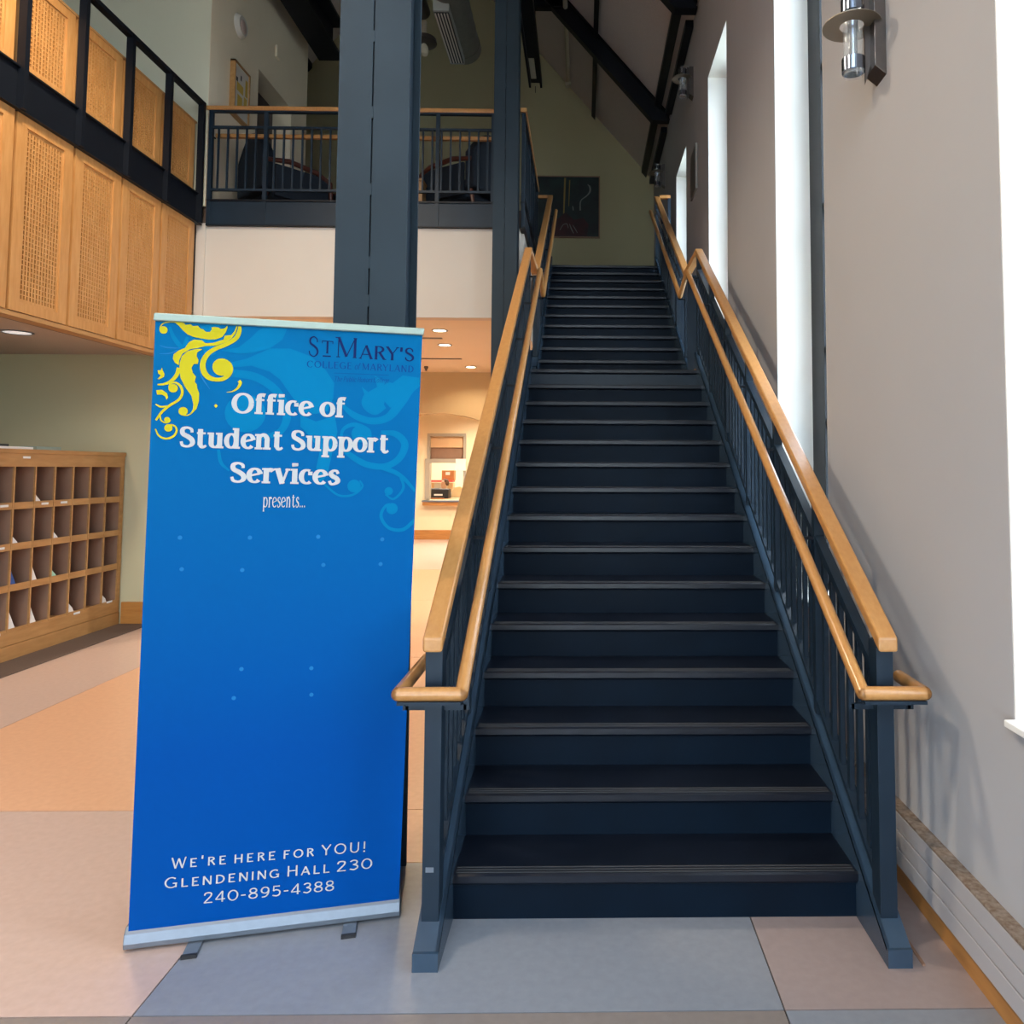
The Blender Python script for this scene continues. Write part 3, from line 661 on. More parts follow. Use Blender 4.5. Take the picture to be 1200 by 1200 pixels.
# ------------------------------------------------------------------ painting on the gable wall
def flat(name, poly, y, mt, parent, t=.0012):
    m = MB(); m.prism(poly, y - t, y, 'y'); return m.build(name, mt, parent)
M['cv_dark'] = mat('painted_teal_ground', (.012, .034, .034), .6, scale=4, col2=(.006, .010, .012))
M['cv_red'] = mat('painted_dark_red', (.06, .006, .008), .6, scale=6, col2=(.018, .004, .006))
M['cv_yel'] = mat('painted_ochre', (.30, .20, .05), .6); M['cv_wht'] = mat('painted_grey_white', (.20, .21, .20), .6)
pa = thing('painting', 'large dark square abstract painting on the far gable wall above the stair top', 'painting', (-.34, BACK, 6.6))
px0, px1, pz0, pz1 = -.95, .27, 6.02, 7.16; PY = BACK - .04
B(px0, px1, PY, BACK - .001, pz0, pz1).build('canvas', 'cv_dark', pa)
m = MB(); m.box(px0 - .02, px0, PY - .01, BACK, pz0 - .02, pz1 + .02).box(px1, px1 + .02, PY - .01, BACK, pz0 - .02, pz1 + .02).box(px0, px1, PY - .01, BACK, pz1, pz1 + .02).box(px0, px1, PY - .01, BACK, pz0 - .02, pz0); m.build('frame', 'mailback', pa)
flat('painted_area', [(-.62, 6.03), (.05, 6.03), (.08, 6.25), (-.02, 6.38), (-.2, 6.34), (-.35, 6.48), (-.5, 6.36), (-.62, 6.3)], PY, 'cv_red', pa)
flat('painted_area', [(-.40, 6.45), (-.375, 6.47), (-.35, 7.14), (-.385, 7.14)], PY, 'cv_yel', pa)
flat('painted_area', [(-.30, 6.6), (-.29, 6.6), (-.27, 7.10), (-.29, 7.10)], PY, 'cv_yel', pa)
sw_ = [(.06, 7.02, .012), (.10, 6.97, .03), (.10, 6.88, .03), (.04, 6.80, .022), (-.05, 6.73, .018), (-.08, 6.66, .022), (-.08, 6.52, .028)]
def ribbon(pts, n=10):
    """smooth tapered stroke -> list of quads in 2D"""
    P = [Vector(p) for p in pts]
    if len(P) > 2:
        Q = [P[0] * 2 - P[1]] + P + [P[-1] * 2 - P[-2]]; out = []
        for i in range(1, len(Q) - 2):
            for k in range(n):
                t = k / n; a, b, c, d_ = Q[i - 1], Q[i], Q[i + 1], Q[i + 2]
                out.append(.5 * ((2 * b) + (c - a) * t + (2 * a - 5 * b + 4 * c - d_) * t * t + (3 * b - a - 3 * c + d_) * t ** 3))
        out.append(P[-1]); P = out
    L_, R2 = [], []
    for i, p in enumerate(P):
        t = (P[min(i + 1, len(P) - 1)] - P[max(i - 1, 0)]); t = Vector((t.x, t.y)); t = t.normalized() if t.length > 1e-9 else Vector((1, 0))
        nrm = Vector((-t.y, t.x)) * max(p.z, 1e-4) / 2
        L_.append((p.x + nrm.x, p.y + nrm.y)); R2.append((p.x - nrm.x, p.y - nrm.y))
    return L_, R2
def ribbon_faces(mb, pts, f3, n=8):
    L_, R2 = ribbon(pts, n); k = len(mb.v)
    mb.v += [f3(*p) for p in L_] + [f3(*p) for p in R2]; q = len(L_)
    for i in range(q - 1): mb.f.append((k + i, k + i + 1, k + q + i + 1, k + q + i)); mb.mi.append(0)
def disc_faces(mb, u, v, r, f3, n=20):
    k = len(mb.v); mb.v += [f3(u + r * math.cos(2 * PI * j / n), v + r * math.sin(2 * PI * j / n)) for j in range(n)]; mb.f.append(tuple(range(k, k + n))); mb.mi.append(0)
m = MB(); f3 = lambda u, v: (u, PY - .002, v)
ribbon_faces(m, sw_, f3)
for a in ([(-.46, 6.14, .01), (-.40, 6.24, .012), (-.33, 6.26, .014), (-.30, 6.18, .01)], [(-.28, 6.26, .01), (-.24, 6.16, .02), (-.20, 6.08, .014)], [(-.22, 6.24, .008), (-.17, 6.16, .014), (-.13, 6.09, .01)], [(-.22, 6.6, .02), (-.21, 6.52, .02)]): ribbon_faces(m, a, f3)
m.build('painted_strokes', 'cv_wht', pa)

# poster on the balcony side wall, small wall fittings
po = thing('framed_poster', 'wood framed yellow and white poster on the balcony side wall', 'poster', (XS, 8.64, 6.0))
m = MB(); a, b, z0, z1 = 8.44, 8.83, 5.72, 6.36
m.box(XS, XS + .06, a, a + .02, z0, z1).box(XS, XS + .06, b - .02, b, z0, z1).box(XS, XS + .06, a, b, z0, z0 + .02).box(XS, XS + .06, a, b, z1 - .02, z1); m.build('frame', 'mailwood', po)
B(XS, XS + .045, a + .02, b - .02, z0 + .02, z1 - .02).build('print', 'bulk', po)
M['ochre'] = mat('ochre_print', (.55, .36, .06), .7)
for y_, z_, w_, h_, c in ((8.60, 5.82, .14, .18, 'ochre'), (8.74, 5.90, .10, .14, 'ochre'), (8.60, 6.04, .18, .10, 'ochre'), (8.52, 6.14, .06, .05, 'black'), (8.62, 6.19, .05, .06, 'black'), (8.76, 6.06, .08, .2, 'ochre')):
    B(XS + .045, XS + .0462, y_ - w_ / 2 + .01, y_ + w_ / 2 - .01, z_, z_ + h_).build('print_shape', c, po)
e = thing('emergency_light', 'small pale oval fitting high on the balcony side wall above the poster', 'wall light', (XS, 8.62, 6.85))
m = MB(); m.tube([(XS, 8.63, 6.86), (XS + .05, 8.63, 6.86)], [.14, .11], 24, sz=1.0); m.build('cover', 'bulk', e, smooth=True)
m = MB(); m.tube([(XS + .05, 8.63, 6.85), (XS + .056, 8.63, 6.85)], [.08, .07], 20); m.build('lens', 'pink', e, smooth=True)
tag(B(XS, XS + .03, 9.63, 9.74, 7.06, 7.22).build('wall_sensor', 'beige', bevel=.01), 'small square sensor on the balcony side wall near the massive column', 'sensor')

# ------------------------------------------------------------------ lounge chairs and table on the balcony
def lounge(loc, rz, label):
    t = bpy.data.objects.new('armchair', None); COL.objects.link(t); t['label'] = label; t['category'] = 'armchair'; t['group'] = 'armchairs behind the balcony railing'
    parts = []
    m = MB(); m.box(-.30, .32, -.28, .28, .22, .44); parts.append(m.build('seat', 'navycloth', bevel=.04))
    m = MB(); prof = [(-.33, .30)] + [(-.33 + .66 * i / 12, .72 + .28 * math.sin(PI * i / 12)) for i in range(13)] + [(.33, .30)]
    m.prism(prof, -.44, -.30, 'x'); parts.append(m.build('backrest', 'navycloth', bevel=.03))
    for s_ in (-1, 1):
        m = MB(); pts = [(-.40, s_ * .33, .62), (-.15, s_ * .35, .66), (.18, s_ * .35, .63), (.36, s_ * .34, .55), (.38, s_ * .34, .30), (.36, s_ * .34, 0.0)]
        m.tube(pts, [.025, .03, .03, .03, .025, .02], 10); parts.append(m.build('arm', 'redwood', smooth=True))
        m = MB(); m.box(-.30, .34, s_ * .33 - .02, s_ * .33 + .02, .24, .60); parts.append(m.build('side_panel', 'navycloth', bevel=.01))
        m = MB(); m.tube([(-.36, s_ * .28, .3), (-.42, s_ * .28, 0)], [.025, .018], 8); parts.append(m.build('leg', 'redwood'))
    for p_ in parts: p_.parent = t
    t.location = loc; t.rotation_euler = (0, 0, rz); return t
lounge((-3.50, 8.72, GF), R_ and 2.4 - PI / 2, 'navy round-backed armchair at the left end of the balcony')
lounge((-2.70, 9.25, GF), .9 + PI, 'navy armchair with curved cherry arm just left of the massive column')
lounge((-1.42, 8.62, GF), PI - .55, 'navy armchair with curved cherry arm between the two columns')
tb = thing('side_table', 'small pale wooden table behind the balcony railing, right of the massive column', 'table', (-1.96, 8.37, GF))
B(-2.12, -1.80, 8.22, 8.52, GF + .40, GF + .43).build('table_top', 'mailwood', tb, bevel=.005)
for x in (-2.09, -1.83): B(x - .02, x + .02, 8.24, 8.50, GF, GF + .40).build('side_panel', 'mailwood', tb)
B(-2.07, -1.85, 8.24, 8.26, GF + .02, GF + .40).build('front_panel', 'mailwood', tb)

# ------------------------------------------------------------------ lower ceilings: lamps and slots
def downlight(x, y, z, label, power, col=(1, .72, .40), r=.075):
    t = thing('recessed_downlight', label, 'lamp', (x, y, z), group='recessed downlights of the lower ceilings')
    MB().lathe([(r + .02, z), (r + .02, z - .008), (r, z - .008), (r, z)], x, y, 28, cap=False).build('trim_ring', 'alu', t, smooth=True)
    MB().lathe([(.005, z - .004), (r, z - .004), (r, z - .002)], x, y, 28, cap=False).build('lens', 'lens' if z > 3 else 'lenscool', t)
    lp = bpy.data.lights.new('lamp_light', 'SPOT'); lp.energy = power; lp.color = col; lp.shadow_soft_size = .08; lp.spot_size = 2.6; lp.spot_blend = .6
    lo = bpy.data.objects.new('lamp_light', lp); lo.location = (0, 0, -.02); lo.parent = t; COL.objects.link(lo)
for x, y, lb in ((-1.69, 8.76, 'recessed ceiling lamp seen just right of the banner top'), (-1.82, 9.80, 'middle of the three recessed lamps seen between banner and stairs'),
                 (-1.80, 11.94, 'farthest recessed lamp under the balcony, before the arch'), (-3.6, 8.9, 'recessed lamp under the balcony hidden behind the banner, near row'),
                 (-3.6, 10.9, 'recessed lamp under the balcony hidden behind the banner, middle row'), (-5.4, 9.9, 'recessed lamp under the balcony hidden behind the alcove wall')):
    downlight(x, y, 3.29, lb, 45 if y > 11.5 else 110, (1, .80, .55))
downlight(-5.17, 6.89, 2.90, 'recessed lamp in the alcove ceiling above the mailbox cabinet', 26, (1, .85, .7), .11)
for y, x1_, lb in ((9.29, -1.76, 'nearer thin dark slot diffuser in the tan ceiling'), (11.04, -1.80, 'farther thin dark slot diffuser in the tan ceiling')):
    tag(B(-3.4, x1_, y - .03, y + .03, 3.280, 3.289).build('slot_diffuser', 'chrome'), lb, 'air diffuser')
tag(MB().lathe([(.03, 3.29), (.035, 3.27), (.01, 3.22), (.03, 3.215)], -2.5, 11.9, 14).build('sprinkler', 'chrome'), 'tiny sprinkler on the tan ceiling beside the banner edge', 'sprinkler')
for x, y, lb2 in ((-2.6, 14.6, 'recessed lamp just beyond the arch'), (-4.6, 15.5, 'recessed lamp beyond the arch, farthest left'), (-2.2, 16.6, 'recessed lamp nearest the reception hatch'), (-.8, 15, 'recessed lamp beyond the arch, farthest right')): downlight(x, y, 3.29, lb2, 230, (1, .88, .70))
area('office_light', (-3, 20, 2.95), (0, 0, 0), 3, 2, 150, (1, .93, .82))

# ------------------------------------------------------------------ reception hatch and office
hw_ = thing('reception_hatch', 'reception window with brushed metal frame in the far cream wall', 'service window', (-3.24, RY, .93))
m = MB(); f = .065
m.box(hx0, hx0 + f, RY - .02, RY + .2, hz0, hz1).box(hx1 - f, hx1, RY - .02, RY + .2, hz0, hz1).box(hx0 + f, hx1 - f, RY - .02, RY + .2, hz1 - f, hz1); m.build('frame', 'satinframe', hw_)
B(hx0 + f, hx1 - f, RY + .05, RY + .09, 2.17, 2.43).build('shutter_box', 'tan', hw_)
B(hx0 + f, hx1 - f, RY + .09, RY + .11, 1.88, 2.17).build('shutter', 'mailback', hw_)
B(hx0 - .04, hx1, RY - .03, RY + .06, 1.80, 1.90).build('sash_rail', 'satinframe', hw_)
B(hx0 - .04, hx0 + f, RY - .03, RY - .02, .95, 1.80).build('sash_stile', 'satinframe', hw_)
B(hx0 - .08, hx1 + .08, RY - .16, RY + .3, .885, .92).build('counter', 'alu', hw_)
B(hx0 - .07, hx1 + .07, RY - .13, RY, .80, .885).build('counter_apron', 'basewood', hw_)
tag(B(-3.02, -2.78, RY - .04, RY - .032, 1.62, 1.90).build('notice', 'white'), 'white paper notice stuck to the upper right of the reception hatch', 'notice')
B0_ = thing('office_shelf', 'tan low shelving inside the office behind the hatch', 'shelf', (-3.6, 19.6, 0))
B(-4.2, -3.36, 19.5, 19.85, 0, 1.30).build('carcass', 'tan', B0_); B(-4.2, -3.36, 19.47, 19.85, 1.32, 1.37).build('top_edge', 'redp', B0_)
B(-4.2, -3.36, 19.49, 19.5, .7, .74).build('shelf_edge', 'mailwood', B0_)
cb = tag(B(-3.66, -3.34, 19.55, 19.8, 1.371, 1.62).build('cardboard_box', 'cardboard'), 'brown cardboard box with white label on the office shelf', 'box')
B(-3.56, -3.45, 19.545, 19.55, 1.50, 1.58).build('box_label', 'white', cb)
ds = thing('office_desk', 'office desk just inside the reception hatch', 'desk', (-3.2, 18.7, 0))
B(-4.2, -2.3, 18.35, 19.0, .90, .94).build('desk_top', 'tan', ds)
for x in (-4.15, -2.4): B(x, x + .05, 18.4, 18.95, 0, .90).build('leg', 'tan', ds)
pr_ = thing('printer', 'black office printer on the desk at the lower left of the hatch', 'printer', (-3.5, 18.6, .94))
B(-3.80, -3.28, 18.42, 18.8, .94, 1.17).build('body', 'black', pr_, bevel=.02); B(-3.62, -3.42, 18.38, 18.42, 1.01, 1.05).build('paper_tray', 'white', pr_); B(-3.78, -3.5, 18.45, 18.6, 1.17, 1.185).build('top_panel', 'alu', pr_)
tag(B(-3.68, -3.36, 18.20, 18.33, .921, .96).build('tray', 'cardboard'), 'low orange tray at the front of the hatch counter', 'tray')
tag(B(-3.84, -3.64, 19.494, 19.499, 1.02, 1.29).build('paper_sheet', 'bulk'), 'pale sheet of paper pinned to the front of the office shelf', 'paper')
# seated person
pe = thing('person', 'person with short brown hair and grey-beige shirt seated behind the reception hatch', 'person', (-3.48, 19.15, 0))
def skinned(name, verts, edges, radii, mt, parent, sub=2):
    me = bpy.data.meshes.new(name); off = wloc(parent); me.from_pydata([Vector(v) - off for v in verts], edges, []); me.materials.append(M[mt])
    o = bpy.data.objects.new(name, me); COL.objects.link(o); o.parent = parent
    o.modifiers.new('skin', 'SKIN'); 
    if not me.skin_vertices: me.attributes  # layer comes with the modifier
    bm = bmesh.new(); bm.from_mesh(me); ly = bm.verts.layers.skin.verify(); bm.verts.ensure_lookup_table()
    for i, r in enumerate(radii): bm.verts[i][ly].radius = (r, r) if not isinstance(r, tuple) else r; bm.verts[i][ly].use_root = (i == 0)
    bm.to_mesh(me); bm.free()
    s_ = o.modifiers.new('sub', 'SUBSURF'); s_.levels = sub; s_.render_levels = sub; return o
x, y = -3.48, 19.15
skinned('body', [(x, y, .50), (x, y, .72), (x - .01, y, .95), (x - .01, y, 1.05), (x - .02, y, 1.12), (x - .03, y, 1.20), (x - .03, y, 1.30),
                 (x - .17, y - .02, 1.02), (x - .22, y - .06, .80), (x - .26, y - .25, .98), (x + .15, y, 1.02), (x + .20, y - .04, .80), (x + .12, y - .24, .98),
                 (x - .09, y - .02, .48), (x - .10, y - .42, .48), (x - .10, y - .42, .06), (x + .09, y - .02, .48), (x + .10, y - .42, .48), (x + .10, y - .42, .06)],
        [(0, 1), (1, 2), (2, 3), (3, 4), (4, 5), (5, 6), (3, 7), (7, 8), (8, 9), (3, 10), (10, 11), (11, 12), (0, 13), (13, 14), (14, 15), (0, 16), (16, 17), (17, 18)],
        [(.15, .11), (.14, .10), (.16, .10), (.11, .08), .05, (.075, .085), (.085, .095), .055, .045, .03, .055, .045, .03, .08, .06, .04, .08, .06, .04], 'shirt', pe)
hd = MB(); hd.lathe([(.03, 1.15), (.065, 1.18), (.08, 1.25), (.082, 1.31), (.06, 1.37), (.02, 1.39)], x - .035, y - .012, 16); hd.build('face', 'skin', pe, smooth=True)
hd = MB(); hd.lathe([(.085, 1.24), (.098, 1.29), (.096, 1.34), (.07, 1.395), (.02, 1.41)], x - .015, y + .012, 16); hd.build('hair', 'hair', pe, smooth=True)
ch = thing('office_chair', 'cream office chair back at the right of the hatch opening', 'chair', (-3.11, 18.9, 0))
MB().prism([(-3.31, .60), (-3.31, 1.12), (-3.24, 1.22), (-3.08, 1.24), (-2.96, 1.15), (-2.94, .60)], 19.02, 19.10, 'y').build('backrest', 'creamchair', ch, bevel=.03)
B(-3.33, -2.92, 19.1, 19.45, .45, .52).build('seat', 'creamchair', ch, bevel=.02)
MB().tube([(-3.13, 19.25, 0), (-3.13, 19.25, .45)], .03).build('stem', 'black', ch); 
for k in range(5):
    a = 2 * PI * k / 5; MB().bar((-3.13, 19.25, .06), (-3.13 + .26 * math.cos(a), 19.25 + .26 * math.sin(a), .035), .04, .03).build('leg', 'black', ch)
pl = thing('potted_plant', 'small dark leafy plant at the right inside the hatch', 'plant', (-3.14, 20.0, 0))
MB().lathe([(.10, 0), (.13, .9), (.14, .95), (.12, .95)], -3.14, 20.0, 16).build('pot', 'black', pl)
m = MB()
for k in range(16):
    a = k * 2.4; r = .06 + .012 * (k % 5); zt = 1.05 + .03 * (k % 7); bx_, by_ = -3.14, 20.0; tx, ty = bx_ + r * 2 * math.cos(a), by_ + r * 2 * math.sin(a)
    m.add([(bx_, by_, .95), ((bx_ + tx) / 2 + .03 * math.sin(a), (by_ + ty) / 2 - .03 * math.cos(a), zt), (tx, ty, zt + .06), ((bx_ + tx) / 2 - .03 * math.sin(a), (by_ + ty) / 2 + .03 * math.cos(a), zt)], [(0, 1, 2, 3)])
m.build('foliage', 'leaf', pl)

def pendant(x, y, z, label, power):  # unseen fill lamps, added to brighten the hall and its left floor
    t = thing('added_fill_lamp', label, 'lamp', (x, y, z), group='unseen pendant lamps added to brighten the hall')
    MB().lathe([(.05, z + .25), (.30, z + .10), (.32, z), (.30, z), (.28, z + .09), (.05, z + .23)], x, y, 32).build('shade', 'alu', t, smooth=True)
    MB().tube([(x, y, z + .24), (x, y, zr(x) - .01)], .01, 8).build('cord', 'black', t)
    MB().lathe([(.02, z + .05), (.10, z + .06), (.12, z + .12), (.05, z + .2)], x, y, 20).build('bulb', 'lens', t, smooth=True)
    lp = bpy.data.lights.new('lamp_light', 'SPOT'); lp.energy = power; lp.color = (1, .84, .64); lp.shadow_soft_size = .25; lp.spot_size = 2.7; lp.spot_blend = .5
    lo = bpy.data.objects.new('lamp_light', lp); lo.location = (0, 0, -.02); lo.parent = t; COL.objects.link(lo)
pendant(-2.9, 1.2, 6.2, 'unseen pendant lamp added to brighten the hall, nearer the entrance', 300)
pendant(-2.9, 4.6, 6.2, 'unseen pendant lamp added to brighten the hall, nearer the balcony', 330)
# ------------------------------------------------------------------ roll-up banner
BB0 = Vector((-1.577, 2.731, 0)); BB1 = Vector((-.681, 2.919, 0)); be = (BB1 - BB0).normalized(); bm_ = Vector((be.y, -be.x, 0)); bw = (Vector((0, 0, 1)) + .052 * bm_).normalized()
bn = bm_.copy()
def bp(u, v, o=0): return BB0 + be * u + bw * v + bm_ * o
bt = thing('roll_up_banner', 'tall blue roll-up banner with yellow scroll corner standing left of the stairs', 'banner', tuple(bp(.457, 0)))
def shade_print():
    m = bpy.data.materials.new('printed_blue_fabric'); m.use_nodes = True; nt = m.node_tree; p = nt.nodes['Principled BSDF']; p.inputs['Roughness'].default_value = .55; p.inputs['Specular IOR Level'].default_value = .05
    g = nt.nodes.new('ShaderNodeNewGeometry'); sp = nt.nodes.new('ShaderNodeSeparateXYZ'); nt.links.new(g.outputs['Position'], sp.inputs[0])
    r = nt.nodes.new('ShaderNodeMapRange'); r.inputs['From Max'].default_value = 2.2; nt.links.new(sp.outputs['Z'], r.inputs['Value'])
    c = nt.nodes.new('ShaderNodeValToRGB'); e = c.color_ramp.elements; e[0].color = (.0, .062, .29, 1); e[1].color = (.0, .128, .32, 1); e[0].position = .3; e[1].position = .95
    nt.links.new(r.outputs[0], c.inputs[0]); nt.links.new(c.outputs[0], p.inputs['Base Color']); return m
M['banner'] = shade_print()
M['cyan'] = mat('pale_blue_print', (.0, .166, .36), .55, spec=.05); M['cyan2'] = mat('paler_blue_print', (.012, .165, .43), .55, spec=.12)
M['yellow'] = mat('yellow_print', (.53, .45, .012), .5, spec=.1); M['bwhite'] = mat('white_print', (.50, .50, .50), .6, spec=.1); M['ink'] = mat('navy_ink', (.003, .014, .09), .5, spec=.1); M['ink2'] = mat('faded_navy_ink', (.002, .05, .22), .5, spec=.1)
lu = lambda v: .0065 + .0222 * v; ru = lambda v: .914 + .0238 * v
V0, V1 = .06, 2.19
m = MB(); NU, NV = 16, 12; t = .0008
for side in (0, 1):
    for j in range(NV + 1):
        v = V0 + (V1 - V0) * j / NV
        for i in range(NU + 1):
            u = lu(v) + (ru(v) - lu(v)) * i / NU
            m.v.append(tuple(bp(u, v, -.001 - side * t)))
for side in (0, 1):
    k = side * (NU + 1) * (NV + 1)
    for j in range(NV):
        for i in range(NU): a = k + j * (NU + 1) + i; m.f.append((a, a + 1, a + NU + 2, a + NU + 1)); m.mi.append(side)
M['bannerback'] = mat('black_banner_back', (.01, .01, .012), .6)
m.build('banner_sheet', ['banner', 'bannerback'], bt)
def loc3(pts, o0, o1, name, mt, bev=0):
    m = MB(); n = len(pts); m.v = [tuple(bp(u, v, o0)) for u, v in pts] + [tuple(bp(u, v, o1)) for u, v in pts]
    m.f = [tuple(range(n)), tuple(range(2 * n - 1, n - 1, -1))] + [(i, (i + 1) % n, n + (i + 1) % n, n + i) for i in range(n)]; m.mi = [0] * len(m.f)
    return m.build(name, mt, bt, bevel=bev)
loc3([(.051, 2.188), (.970, 2.176), (.9735, 2.202), (.0535, 2.215)], -.018, .012, 'top_bar', 'alutop', .004)
# base cassette: rounded aluminium profile, upright on the floor
m = MB(); prof = [(-.05, 0.012), (-.05, .06), (-.035, .078), (.012, .078), (.030, .060), (.036, .03), (.034, .012)]
def basept(u, o, z): return BB0 + be * u + bm_ * o + Vector((0, 0, z))
m.v = [tuple(basept(-.004, o - .02, z)) for o, z in prof] + [tuple(basept(.920, o - .02, z)) for o, z in prof]; n = len(prof)
m.f = [tuple(range(n)), tuple(range(2 * n - 1, n - 1, -1))] + [(i, (i + 1) % n, n + (i + 1) % n, n + i) for i in range(n)]; m.mi = [0] * len(m.f)
m.build('base_cassette', 'alu', bt, bevel=.003)
m = MB(); a0 = basept(.46, -.06, .05); a1 = basept(.46, -.03, 2.17) + bm_ * .07 + be * .05
m.tube([a0, a1], .009, 10); m.build('support_pole', 'alu', bt)
for u in (.225, .745):
    m = MB(); q = [(u - .024, -.12), (u + .024, -.12), (u + .024, .085), (u - .024, .085)]
    m.v = [tuple(basept(uu, oo, z)) for z in (0, .011) for uu, oo in q]; m.f = [(0, 1, 2, 3), (7, 6, 5, 4), (0, 4, 5, 1), (1, 5, 6, 2), (2, 6, 7, 3), (3, 7, 4, 0)]; m.mi = [0] * 6
    ft = m.build('foot', 'alu', bt, bevel=.002)
    m = MB(); q = [(u - .025, .083), (u + .025, .083), (u + .025, .093), (u - .025, .093)]; m.v = [tuple(basept(uu, oo, z)) for z in (0, .013) for uu, oo in q]; m.f = [(0, 1, 2, 3), (7, 6, 5, 4), (0, 4, 5, 1), (1, 5, 6, 2), (2, 6, 7, 3), (3, 7, 4, 0)]; m.mi = [0] * 6
    m.build('rubber_tip', 'black', ft)
YP=[[(0.1074,2.1876),(0.1299,2.1887),(0.1464,2.1849),(0.1527,2.1784),(0.1691,2.1815),(0.1755,2.175),(0.192,2.1771),(0.2004,2.167),(0.2088,2.1651),(0.2193,2.1565),(0.2318,2.1571),(0.2379,2.1665),(0.2357,2.1732),(0.2461,2.1759),(0.2587,2.1742),(0.2672,2.1687),(0.2797,2.172),(0.288,2.1815),(0.2889,2.1756),(0.2842,2.1594),(0.2719,2.1406),(0.2511,2.1315),(0.2261,2.1295),(0.201,2.133),(0.1803,2.1367),(0.1595,2.1448),(0.1427,2.1599),(0.1302,2.1751),(0.1177,2.1845)],[(0.2848,2.1229),(0.2515,2.1087),(0.2181,2.1065),(0.1934,2.0987),(0.1686,2.0932),(0.1442,2.0764),(0.1344,2.0535),(0.1326,2.0354),(0.1202,2.044),(0.1138,2.0573),(0.1156,2.0731),(0.1317,2.0872),(0.1521,2.0971),(0.1641,2.1179),(0.1804,2.1276),(0.2053,2.1264),(0.218,2.1165),(0.2429,2.1189),(0.2762,2.1317),(0.2802,2.1455),(0.3012,2.1487),(0.3115,2.1629),(0.3184,2.1815),(0.3218,2.1812),(0.3159,2.1562),(0.3035,2.1374)],[(0.2079,2.0947),(0.1893,2.0954),(0.1605,2.0861),(0.1423,2.0673),(0.1358,2.0445),(0.135,2.0174),(0.1396,1.9905),(0.1545,1.9594),(0.1757,1.9283),(0.1824,1.8968),(0.1807,1.8787),(0.1726,1.8672),(0.1809,1.8687),(0.193,1.8834),(0.2,1.9108),(0.2003,1.938),(0.1938,1.9559),(0.1923,1.9695),(0.1851,1.9783),(0.1889,1.9966),(0.1784,2.0098),(0.1739,2.0278),(0.1819,2.0416),(0.1944,2.0421),(0.1962,2.0557),(0.1897,2.0691),(0.1916,2.0828)],[(0.0629,1.9456),(0.0811,1.9474),(0.0976,1.9353),(0.1011,1.9219),(0.096,1.9128),(0.0917,1.9239),(0.0814,1.9304),(0.0652,1.93)],[(0.0657,2.0152),(0.0758,2.0155),(0.0797,2.0246),(0.0819,2.0157),(0.0883,2.0024),(0.0864,1.9934),(0.0723,1.984),(0.0662,1.9847),(0.0762,1.9976),(0.0679,2.004)],[(0.2494,1.8947),(0.2551,1.9021),(0.2619,1.8949),(0.2554,1.8875)]]
YS=[[(0.0734,2.1523,0.0038),(0.0708,2.1612,0.0038),(0.0739,2.1716,0.0038),(0.0831,2.1811,0.0038),(0.1013,2.1864,0.0038),(0.1177,2.1858,0.0028)],[(0.3294,2.1816,0.0094),(0.3276,2.1613,0.0142),(0.3162,2.137,0.0151),(0.285,2.1147,0.0142),(0.2517,2.0987,0.0142),(0.2249,2.0772,0.0161),(0.2109,2.0472,0.018),(0.2135,2.0178,0.0189),(0.2284,1.9969,0.018),(0.2536,1.9885,0.0142),(0.2787,1.9925,0.0142),(0.2961,2.009,0.0161),(0.3012,2.0298,0.017),(0.2924,2.0478,0.0161),(0.2713,2.0548,0.0094),(0.2525,2.0486,0.0076)],[(0.1376,1.871,0.0047),(0.1447,1.8617,0.0043),(0.1625,1.8593,0.0038),(0.1767,1.8673,0.0038),(0.1827,1.8787,0.0066)],[(0.1328,2.0264,0.0123),(0.1271,2.0014,0.0132),(0.1091,1.9783,0.0113),(0.0869,1.9674,0.0076),(0.0666,1.965,0.0047)],[(0.1033,1.9579,0.0057),(0.1092,1.9707,0.0057),(0.1255,1.973,0.0066),(0.1414,1.959,0.0085),(0.1459,1.9366,0.0085),(0.1348,1.9137,0.0085),(0.1065,1.8928,0.0085),(0.0825,1.8699,0.0085),(0.0635,1.8404,0.0066)],[(0.0617,1.8963,0.0038),(0.0781,1.8877,0.0066),(0.0984,1.8904,0.0047)],[(0.0766,1.8585,0.0047),(0.0797,1.8415,0.0047),(0.0913,1.8328,0.0047),(0.1043,1.8343,0.0047),(0.1098,1.8434,0.0038)],[(0.0964,1.8185,0.0057),(0.111,1.825,0.0057),(0.1258,1.819,0.0057),(0.1302,1.8033,0.0066),(0.1199,1.7851,0.0076),(0.0964,1.7763,0.0066),(0.0738,1.7868,0.0057),(0.0625,1.8099,0.0043)],[(0.3294,1.9862,0.0104),(0.3347,1.9782,0.0104),(0.3257,1.9596,0.0076),(0.3089,1.9477,0.0038),(0.29,1.944,0.0014)]]
YB=[(0.0823,2.1572,0.0132),(0.2729,2.0334,0.0312),(0.1499,1.8735,0.0151),(0.1165,1.9538,0.0151),(0.0992,1.8432,0.0094),(0.1038,1.8141,0.0132)]
PS=[[(0.0702,2.1028,0.0014),(0.0948,2.0961,0.0038),(0.1398,2.0952,0.0024)],[(0.0707,2.0737,0.0014),(0.1033,2.0762,0.0038),(0.1276,2.0884,0.0024)],[(0.1988,2.0263,0.0019),(0.2097,1.9927,0.0047),(0.2341,1.9548,0.0014)]]
